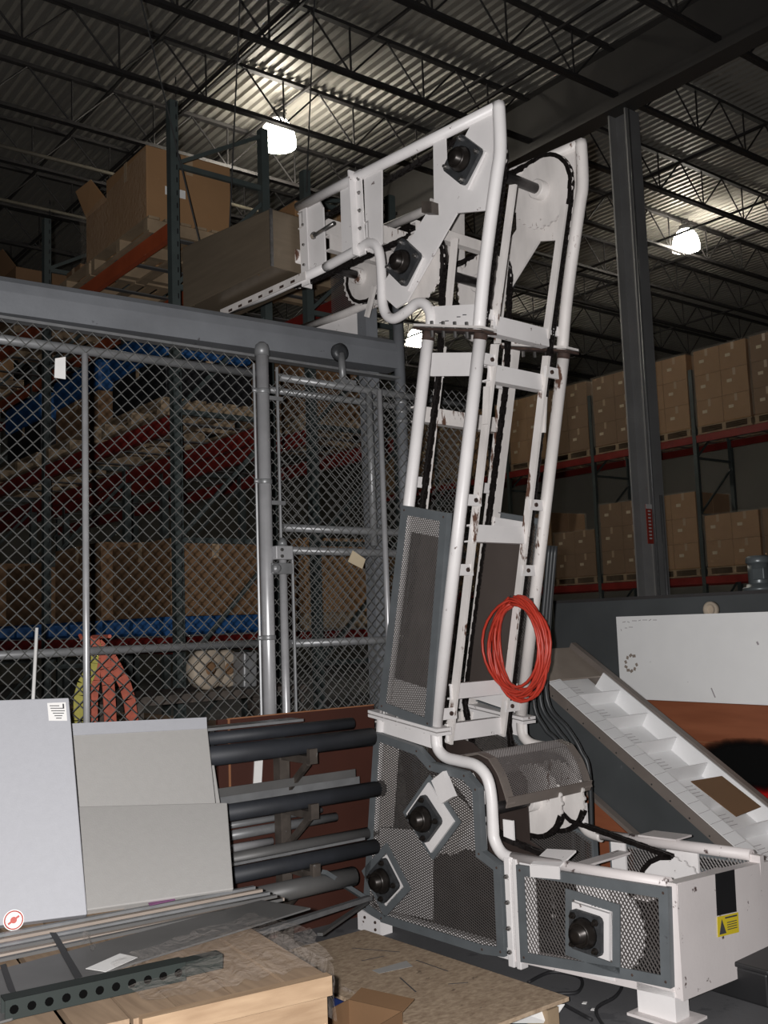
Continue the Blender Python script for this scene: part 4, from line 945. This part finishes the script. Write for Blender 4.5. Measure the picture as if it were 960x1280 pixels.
MB().prism([V((tb.x, tb.y, 0)), V((tb.x+.5, tb.y+.03, 0)), V((tb.x+.48, tb.y+.4, 0)), V((tb.x, tb.y+.38, 0))], Z*.13).build('bin_body', 'black_plastic', tt, bevel=.01)
MB().prism([V((tb.x-.015, tb.y-.015, .131)), V((tb.x+.515, tb.y+.015, .131)), V((tb.x+.495, tb.y+.415, .131)), V((tb.x-.015, tb.y+.395, .131))], Z*.02).build('rim', 'black_plastic', tt, bevel=.006)

# ================================================================== INCLINED CLEATED CONVEYOR
RX = 4.52
h0, h1 = onX(686, 852, RX), onX(853, 999, RX)
sd = (h1-h0); sd.x = 0; sd.normalize(); sn = V((0, -sd.z, sd.y)); sn = sn if sn.z > 0 else -sn
S0 = h0
def IP(s, x_, n_): return V((x_, S0.y, S0.z))+sd*s+sn*n_
slo, shi = -.32, 1.62
shi = min(shi, (S0.z-.12)/-sd.z)
inc = thing('cleated_conveyor', IP(.8, 4.76, -.5), 'inclined conveyor with a white cleated belt behind the elevator', 'conveyor')
inc.location.z = 0; inc['_o'] = inc.location[:]
def irun(s0, s1, poly): return MB().prism([IP(s0, x_, n_) for x_, n_ in poly], sd*(s1-s0))
irun(slo, shi, [(RX-.02, -.06), (RX+.03, -.06), (RX+.03, -.003), (RX-.02, -.003)]).build('side_rail', 'belt_frame', inc)
irun(.0, shi, [(RX-.01, 0), (RX+.085, .012), (RX+.085, .0), (RX-.01, -.008)]).build('belt_flange', 'belt_white', inc)
irun(slo, shi, [(RX+.06, -.075), (RX+.47, -.075), (RX+.47, -.068), (RX+.06, -.068)]).build('belt', 'belt_white', inc)
irun(.0, shi, [(RX+.085, -.07), (RX+.092, -.07), (RX+.092, .012), (RX+.085, .012)]).build('sidewall', 'belt_white', inc)
irun(.0, shi, [(RX+.455, -.07), (RX+.465, -.07), (RX+.485, .03), (RX+.475, .03)]).build('sidewall', 'belt_white', inc)
irun(slo, shi, [(RX+.487, -.10), (RX+.53, -.10), (RX+.53, .045), (RX+.487, .045)]).build('side_rail', 'belt_frame', inc)
irun(slo, 0, [(RX+.0, -.003), (RX+.487, -.003), (RX+.487, .008), (RX+.0, .008)]).build('top_cover', 'tan_plate', inc)
s = .17
while s < shi-.02:
    MB().prism([IP(s, RX+.092, -.068), IP(s, RX+.458, -.068), IP(s-.012, RX+.47, .012), IP(s-.012, RX+.092, .012)], sd*.006).build('cleat', 'belt_white', inc)
    for k in range(6): irun(s-.175+k*.026, s-.172+k*.026, [(RX+.10, -.0678), (RX+.30, -.0678), (RX+.30, -.0668), (RX+.10, -.0668)]).build('belt_rib', 'belt_line', inc)
    for k in range(3): irun(s-.16+k*.08, s-.158+k*.08, [(RX-.008, .0010), (RX+.083, .0126), (RX+.083, .0131), (RX-.008, .0016)]).build('flange_seam', 'belt_line', inc)
    s += .235
for k in range(11):
    MB().lathe(IP(.08+k*.135, RX-.02, -.045), V((-1, 0, 0)), [(.006, 0), (.004, .003)], 6).build('rivet', 'bolt_steel', inc)
skm = MB()
a_, b_ = IP(slo, RX, -.06), IP(shi, RX, -.06)
skm.prism([(RX, a_.y, a_.z), (RX, b_.y, b_.z), (RX, b_.y, .04), (RX, a_.y, .04)], V((.012, 0, 0))).build('side_skirt', 'dark_panel', inc)
MB().prism([(RX+.49, a_.y, a_.z), (RX+.49, b_.y, b_.z), (RX+.49, b_.y, .04), (RX+.49, a_.y, .04)], V((.012, 0, 0))).build('side_skirt', 'dark_panel', inc)
for x_ in (RX+.02, RX+.46):
    for y_, z_ in ((a_.y-.05, a_.z), (b_.y+.03, b_.z)): MB().b2((x_-.02, y_-.02, 0), (x_+.02, y_+.02, z_)).build('leg', 'belt_frame', inc)
p0, p1 = onX(733, 988, RX-.04), onX(802, 1050, RX-.04)
st_ = MB().bar(p0+(p0-p1)*.4, p1+(p1-p0)*1.0, .02, .045, V((1, 0, 0))).build('strut', 'belt_frame', inc)
pd = onX(735, 1012, RX-.10)
tag(MB().prism([onX(728, 985, RX-.05), onX(790, 1046, RX-.05), V((RX-.05, onX(790, 1046, RX-.05).y, .0)), V((RX-.05, onX(728, 985, RX-.05).y, .0))], V((-.012, 0, 0))).build('plywood_offcut', 'plywood_red'), 'brown plywood offcut standing between elevator and conveyor skirt', 'board')
# cardboard piece lying in the belt
cbq = [IP(.98, RX+.17, .016), IP(.99, RX+.44, .018), IP(1.25, RX+.455, .018), IP(1.27, RX+.20, .016)]
tag(MB().prism(cbq, sn*.004).build('cardboard_piece', 'cardboard_dark'), 'flat brown cardboard piece lying in the white cleated belt', 'cardboard')

# boards and cabinet behind the conveyor
PX = 5.36
wz0, wz1 = onX(860, 877, PX).z, onX(860, 768, PX).z
wy1 = onX(773, 820, PX).y
wb = thing('white_board', (PX, 3.6, wz0), 'white laminate board with scuffs standing on the red plywood', 'board')
MB().b2((PX, 2.45, wz0), (PX+.018, wy1, wz1)).build('board', 'laminate', wb)
random.seed(3)
def mark(x_, y_, dx_, dy_, w_=.006, m='ink', h_=.0006):
    a, b = onX(x_, y_, PX-.0008), onX(x_+dx_, y_+dy_, PX-.0008); MB().bar(a, b, h_, w_, V((1, 0, 0)).cross(b-a)).build('scuff_mark', m, wb)
for x_, y_, dx_, dy_ in ((778, 778, 4, -1), (784, 777, 3, 1), (790, 776, 6, 0), (798, 776, 3, -1), (803, 775, 6, 0), (811, 776, 3, -2), (816, 775, 5, 0), (776, 786, 1, 3), (781, 785, 3, 0), (786, 784, 5, 0), (775, 868, 3, 0), (779, 866, 1, 3)):
    mark(x_, y_, dx_, dy_, .004, 'belt_line')
for k in range(9):
    a_ = k*.62; mark(789+6*math.cos(a_), 829+9*math.sin(a_), 4*math.cos(a_+1.2), 4*math.sin(a_+1.2), .018, 'tan_plate')
mark(889, 860, 5, 12, .008, 'belt_line'); mark(946, 802, 2, 4, .012, 'belt_line')
pw = thing('plywood_sheet', (PX, 3.6, 0), 'red-brown plywood panel standing below the white board', 'board')
MB().b2((PX-.004, 2.45, 0), (PX+.02, wy1+.35, wz0-.002)).build('panel', 'plywood_red', pw)
def patch_mat(name, col):
    m = D.materials.new(name); m.use_nodes = True; nt = m.node_tree; L = nt.links.new; bs = nt.nodes['Principled BSDF']
    bs.inputs['Base Color'].default_value = (*col, 1); bs.inputs['Roughness'].default_value = .8; bs.inputs['Specular IOR Level'].default_value = .1
    tc = nd(nt, 'ShaderNodeTexCoord'); mp_ = nd(nt, 'ShaderNodeMapping'); mp_.inputs['Location'].default_value = (-1, -1, -1); mp_.inputs['Scale'].default_value = (2, 2, 2)
    L(tc.outputs['Generated'], mp_.inputs[0])
    sx = nd(nt, 'ShaderNodeSeparateXYZ'); L(mp_.outputs[0], sx.inputs[0])
    cx_ = nd(nt, 'ShaderNodeCombineXYZ'); L(sx.outputs[1], cx_.inputs[1]); L(sx.outputs[2], cx_.inputs[2])
    ln = nd(nt, 'ShaderNodeVectorMath', operation='LENGTH'); L(cx_.outputs[0], ln.inputs[0])
    no = nd(nt, 'ShaderNodeTexNoise'); no.inputs['Scale'].default_value = 9; L(tc.outputs['Object'], no.inputs['Vector'])
    ad = nd(nt, 'ShaderNodeMath', operation='MULTIPLY_ADD'); L(no.outputs['Fac'], ad.inputs[0]); ad.inputs[1].default_value = -.25; L(ln.outputs['Value'], ad.inputs[2])
    cr = nd(nt, 'ShaderNodeValToRGB'); L(ad.outputs[0], cr.inputs[0])
    cr.color_ramp.elements[0].position = .5; cr.color_ramp.elements[0].color = (1, 1, 1, 1); cr.color_ramp.elements[1].position = .85; cr.color_ramp.elements[1].color = (0, 0, 0, 1)
    L(cr.outputs[0], bs.inputs['Alpha']); MT[name] = m
patch_mat('spray_black', (.004, .004, .004)); patch_mat('spray_red', (.45, .01, .01))
def patch(x0, y0, x1, y1, off, m):
    a, b = onX(x0, y0, PX-.005-off), onX(x1, y1, PX-.005-off)
    MB().b2((PX-.005-off, a.y, a.z), (PX-.004-off, b.y, b.z)).build('sprayed_patch', m, pw)
patch(885, 965, 1010, 1095, .0015, 'spray_red')
patch(862, 915, 1035, 1002, .003, 'spray_black')
MB().b2((PX-.006, 2.45, wz0-.24), (PX-.004, wy1+.35, wz0-.235)).build('score_line', 'brown_trim', pw)
cz = onX(790, 746, 5.42).z
cab = thing('machine_cabinet', (5.8, 4.0, 0), 'large dark grey machine cabinet behind the white board', 'cabinet')
MB().b2((5.42, 2.3, 0), (6.3, onX(692, 760, 5.42).y, cz-.02)).build('body', 'dark_panel', cab)
MB().b2((5.40, 2.28, cz-.02), (6.32, onX(692, 760, 5.42).y+.02, cz)).build('top_edge', 'joist_paint', cab)
q = onX(891, 762, 5.40)
tag(MB().lathe((5.40, q.y, q.z), V((-1, 0, 0)), [(.05, 0), (.05, .03), (.045, .035), (.03, .035), (.03, .005)], 18).build('pipe_stub', 'beige_fibre', smooth=True), 'beige round stub on the cabinet front above the white board', 'stub')
q = onX(950, 740, 5.6)
mo = thing('gear_motor', (5.6, q.y, cz), 'dark grey upright gear motor standing on the machine cabinet', 'motor')
mz = onX(950, 702, 5.6).z
MB().lathe((5.6, q.y, cz), Z, [(.10, 0), (.10, .02), (.075, .025), (.075, .04)], 20).build('mounting_flange', 'motor_grey', mo, True)
MB().lathe((5.6, q.y, cz+.04), Z, [(.06, 0), (.062, .01), (.062, (mz-cz)*.72)], 20).build('housing', 'motor_grey', mo, True)
MB().lathe((5.6, q.y, cz+.04+(mz-cz)*.72), Z, [(.07, 0), (.072, .01), (.07, (mz-cz)*.2), (.055, (mz-cz)*.26)], 20).build('fan_cowl', 'motor_grey', mo, True)
MB().box((5.53, q.y-.05, cz+.10), (.04, .08, .07)).build('terminal_box', 'motor_grey', mo, bevel=.006)
# hoses behind the machine
for k in range(3):
    pts = [MP(1.07, WD+.075+.026*k, 1.92), MP(1.155, WD+.085+.028*k, 1.5), MP(1.25-.02*k, WD+.10+.03*k, 1.12), MP(1.19-.05*k, WD+.11+.03*k, .97), MP(1.12-.05*k, WD+.12+.03*k, .90-.02*k), MP(1.06-.04*k, WD+.13+.03*k, .70), MP(1.08-.03*k, WD+.14+.03*k, .015)]
    tag(MB().path(smooth_path(pts, 6), .012, 8).build('drain_hose', 'grey_hose', smooth=True), 'dark grey hose drooping behind the elevator beside the conveyor skirt', 'hose', 'hoses behind the elevator')
q = MP(1.0, WD+.10, 1.62)

# ================================================================== PALLET RACKS AND LOADS
def make_pallet(m='pallet_wood', lx=1.0, ly=1.02):
    t = thing('wooden_pallet', (0, 0, 0), '', 'pallet')
    for y_ in (-ly/2+.05, 0, ly/2-.05): MB().b2((-lx/2, y_-.035, .02), (lx/2, y_+.035, .115)).build('stringer', m, t)
    for k in range(7): x_ = -lx/2+.05+k*(lx-.1)/6; MB().b2((x_-.045, -ly/2, .115), (x_+.045, ly/2, .135)).build('deck_board', m, t)
    for k in range(3): x_ = -lx/2+.05+k*(lx-.1)/2; MB().b2((x_-.045, -ly/2, 0), (x_+.045, ly/2, .02)).build('bottom_board', m, t)
    return t
def make_carton(lx, ly, lz, m='cardboard'):
    t = thing('carton', (0, 0, 0), '', 'carton')
    MB().b2((-lx/2, -ly/2, 0), (lx/2, ly/2, lz)).build('box', m, t, bevel=.006)
    MB().b2((-lx/2-.001, -.025, lz*.72), (-lx/2, .025, lz)).b2((-lx/2, -.025, lz), (lx/2, .025, lz+.001)).build('tape', 'tape', t)
    MB().b2((-lx/2-.0015, .05, lz*.48), (-lx/2, .14, lz*.60)).build('shipping_label', 'tan_tag', t)
    return t
used = {}
def put(key, maker, loc, label, group, rz=0):
    if key not in used:
        o = maker(); used[key] = o; o.location = V(loc); o.rotation_euler = (0, 0, rz); o['label'] = label; o['group'] = group; return o
    return dup(used[key], loc, rz, label, group)
def upright_frame(t, x0, x1, y, h, m):
    for x_ in (x0, x1):
        up = MB().b2((x_-.033, y-.035, 0), (x_+.033, y+.035, h)).build('upright', m, t)
        if abs(x_-3.35) < .01:
            for k in range(50): MB().b2((x_+.0335, y-.012, .8+k*.1), (x_+.0345, y+.004, .84+k*.1)).b2((x_+.012, y-.0365, .8+k*.1), (x_+.022, y-.0355, .84+k*.1)).build('slot', 'black_plastic', up)
    z_ = .3
    while z_ < h-.2:
        MB().bar((x0, y, z_), (x1, y, z_), .03, .04).build('brace', m, t)
        MB().bar((x0, y, z_), (x1, y, min(h-.05, z_+.85)), .025, .03).build('brace', m, t); z_ += .95
def rack(name, x0, x1, ys, levels, h, label, um, bm_):
    t = thing(name, (x0, ys[0], 0), label, 'rack')
    for y in ys: upright_frame(t, x0, x1, y, h, um)
    for ya, yb in zip(ys[:-1], ys[1:]):
        for k, z_ in enumerate(levels):
            for x_ in (x0, x1): MB().b2((x_-.025, ya+.036, z_-.12), (x_+.025, yb-.036, z_)).build('beam', bm_[k], t)
            for q_ in range(4):
                yy = ya+(yb-ya)*(q_+.5)/4; MB().b2((x0-.02, yy-.03, z_+.001), (x1+.02, yy+.03, z_+.012)).build('deck_slat', 'plate_grey', t)
    return t
RX0 = 14.5
rys = [7.8, 10.0, 12.2, 14.4, 16.6, 18.8]
rack('pallet_rack', RX0, RX0+1.0, rys, (2.12, 4.47), 5.6, 'long pallet rack with red beams and wrapped cartons beyond the column', 'green_upright', ('red_beam', 'red_beam'))
rnd = random.Random(5)
bays = ['bay above the motor', 'bay behind the column', 'bay between column and elevator', 'bay behind the elevator', 'far end bay']
for lv, (zl, nl) in enumerate(((4.482, 3), (2.132, 3))):
    for b_ in range(5):
        for k in range(2):
            yc = rys[b_]+.58+k*1.06; sy = 'first' if k == 0 else 'second'
            lvw = 'upper' if lv == 0 else 'lower'; wh = '%s red beams, %s, stack toward the %s' % (lvw, bays[b_], 'motor' if k == 0 else 'far end')
            put('pal', make_pallet, (RX0+.5, yc, zl), 'wooden pallet, '+wh, 'pallets on the %s beams' % lvw)
            n_l = nl if lv == 0 else rnd.choice((2, 3))
            ch = .42+rnd.uniform(-.02, .03) if lv == 0 else .40
            kk = ('c', lv, (b_+k) % 2)
            for z_i in range(n_l):
                for i in range(2):
                    for j in range(2):
                        if z_i == n_l-1 and lv == 1 and i == 1 and j == 1: continue
                        put(kk, lambda: make_carton(.485, .49, .425, 'cardboard' if (b_+k) % 2 else 'cardboard_dark'), (RX0+.5+(i-.5)*.5, yc+(j-.5)*.495, zl+.137+z_i*.427),
                            'brown carton, '+wh, 'cartons on the %s beams' % lvw)
            hz = n_l*.427
            m = MB(); r2 = random.Random(b_*7+k+lv*31); vs = []; fs = []
            NU, NV = 24, 8
            for a in range(NU):
                t_ = a/NU*4; sd_ = int(t_); f_ = t_-sd_
                cx_, cy_ = [(-1+2*f_, -1), (1, -1+2*f_), (1-2*f_, 1), (-1, 1-2*f_)][sd_]
                for v_ in range(NV+1):
                    vs.append(V((RX0+.5+cx_*(.512+r2.uniform(0, .016)), yc+cy_*(.505+r2.uniform(0, .016)), zl+.147+(hz+.01)*v_/NV+r2.uniform(-.008, .008))))
            for a in range(NU):
                for v_ in range(NV): a2 = (a+1) % NU; fs.append((a*(NV+1)+v_, a2*(NV+1)+v_, a2*(NV+1)+v_+1, a*(NV+1)+v_+1))
            tag(m.add(vs, fs).build('stretch_wrap', 'wrap_film', smooth=False), 'clear stretch wrap, '+wh, 'film', 'stretch wraps on the far rack')

LX0, LX1 = 3.35, 4.15
lys = [6.72, 9.42, 12.12, 14.8]
rack('pallet_rack', LX0, LX1, lys, (1.50, 3.13, 4.60), 5.55, 'grey-green pallet rack with orange top beam behind the fence', 'green_upright', ('red_beam', 'red_beam', 'orange_beam'))
rack('pallet_rack', 4.55, 5.45, lys, (1.50, 3.13, 4.60), 5.3, 'second pallet rack back to back behind the gate', 'green_upright', ('red_beam', 'red_beam', 'red_beam'))
def bigbox(x0, x1, y0, y1, z0, h, m, label, flaps=False, open_side=None):
    t = thing('cardboard_box', ((x0+x1)/2, (y0+y1)/2, z0), label, 'box')
    MB().b2((x0, y0, z0), (x1, y1, z0+h)).build('box', m, t, bevel=.008)
    if flaps:
        MB().prism([(x0, y0, z0+h), (x0, y1, z0+h), (x0-.12, y1-.06, z0+h+.20), (x0-.12, y0+.06, z0+h+.18)], V((.005, 0, 0))).build('flap', m, t)
        MB().prism([(x0, y1, z0+h), (x1, y1, z0+h), (x1-.05, y1+.08, z0+h+.22), (x0+.05, y1+.08, z0+h+.22)], V((0, .005, 0))).build('flap', m, t)
    else:
        MB().b2((x0-.001, (y0+y1)/2-.03, z0+h*.75), (x0, (y0+y1)/2+.03, z0+h)).b2(((x0+x1)/2-.03, y0-.001, z0+h*.75), ((x0+x1)/2+.03, y0, z0+h)).build('tape', 'tape', t)
    return t
def lp(x, y, z_, lab, key='pal2', m='pallet_wood', lx=.95, ly=1.15):
    return put(key, lambda: make_pallet(m, lx, ly), (x, y, z_), lab, None)
def pal(x, y, z_, lab, blue=False):
    k = 'palb' if blue else 'pal2'
    o = put(k, lambda: make_pallet('blue_bin' if blue else 'pallet_wood', .92, 1.15), (x, y, z_), lab, 'pallets in the fenced rack'); return o
T3 = 4.613
pal(3.75, 7.6, T3, 'wooden pallet under the tall wrapped box on the orange beam')
ba = bigbox(3.36, 4.12, 7.2, 8.0, T3+.137, .66, 'cardboard', 'tall brown box with a white label on the orange-beam rack top')
MB().b2((3.52, 7.198, T3+.42), (3.62, 7.2, T3+.49)).b2((3.635, 7.198, T3+.42), (3.70, 7.2, T3+.49)).build('shipping_label', 'paper', ba)
bigbox(3.38, 4.1, 8.03, 8.5, T3+.137, .50, 'cardboard', 'wrapped brown box with raised flaps beside the tall box on the rack top', True)
film_sheet('stretch_wrap', lambda a, b: V((3.345-.01*math.sin(9*a), 7.18+1.35*a, T3+.13+(.62-.14*a)*b)), 14, 8, 'clear stretch wrap around the boxes on the orange beam', 'wrap_film', .008, 21)
pal(3.75, 8.77, T3, 'wooden pallet with a small box beside the upright on the rack top')
bigbox(3.5, 3.85, 8.95, 9.3, T3+.137, .25, 'cardboard_dark', 'small brown box low between the larger boxes on the rack top')
pal(3.75, 10.75, T3, 'wooden pallet under the tall flapped box on the rack top')
bigbox(3.36, 4.0, 10.35, 11.1, T3+.137, .62, 'cardboard_dark', 'tall brown box with open flaps standing farther along the rack top', True)
pal(3.75, 13.2, T3, 'wooden pallet far along the rack top')
bigbox(3.4, 4.1, 12.7, 13.6, T3+.137, .5, 'cardboard', 'wide brown box far along the rack top')
T2 = 3.143
for k, yy in enumerate((7.4, 8.7, 10.1, 11.4)):
    w_ = ['beside the nearest upright', 'second from the nearest upright', 'in the second bay', 'far in the second bay'][k]
    pal(3.75, yy, T2, 'wooden pallet on the middle beam behind the fence, '+w_)
    if k < 3:
        bigbox(3.36, 4.1, yy-.5, yy+.5, T2+.137, .34, 'black_plastic' if k != 1 else 'cardboard_dark', 'dark box on the middle beam behind the fence, '+w_)
        m = MB().prism([(3.34, yy-.54, T2+.48), (4.1, yy-.54, T2+.48), (4.1, yy+.54, T2+.48), (3.34, yy+.54, T2+.48)], Z*.27)
        tag(m.build('blue_bale', 'blue_bin', bevel=.04), 'blue wrapped bale on top of the middle beam load, '+w_, 'bale')
T1 = 1.513
for k, yy in enumerate((7.4, 8.7, 10.1, 11.4)):
    w_ = ['beside the nearest upright', 'second from the nearest upright', 'in the second bay', 'far in the second bay'][k]
    pal(3.75, yy, T1, 'blue pallet on the lowest beam behind the fence, '+w_, True)
    bigbox(3.36, 4.1, yy-.55, yy+.52, T1+.137, .58+.08*(k % 2), 'cardboard_dark', 'large brown box on the blue pallet behind the fence, '+w_)
for k, yy in enumerate((7.3, 8.7, 10.2)):
    bigbox(3.45, 4.1, yy-.5, yy+.5, .0, .8, 'cardboard_dark', 'dark brown box on the floor under the fenced rack, '+['nearest the bench', 'in the middle of the bay', 'in the second bay'][k])
for z_, w_ in ((T1, 'lowest'), (T2, 'middle'), (T3, 'top')):
    pal(5.0, 7.45, z_, 'wooden pallet on the %s beam of the rack behind the gate' % w_)
    bigbox(4.6, 5.4, 6.95, 7.95, z_+.137, .62 if z_ < 4 else .4, 'cardboard_dark' if z_ == T2 else 'cardboard', 'brown box on the %s beam of the rack behind the gate' % w_)
bigbox(4.62, 5.4, 6.9, 7.9, 0, .8, 'cardboard_dark', 'brown box on the floor under the rack behind the gate')
q = onY(345, 452, 6.6)
for o in D.objects:
    if '_o' in o: del o['_o']
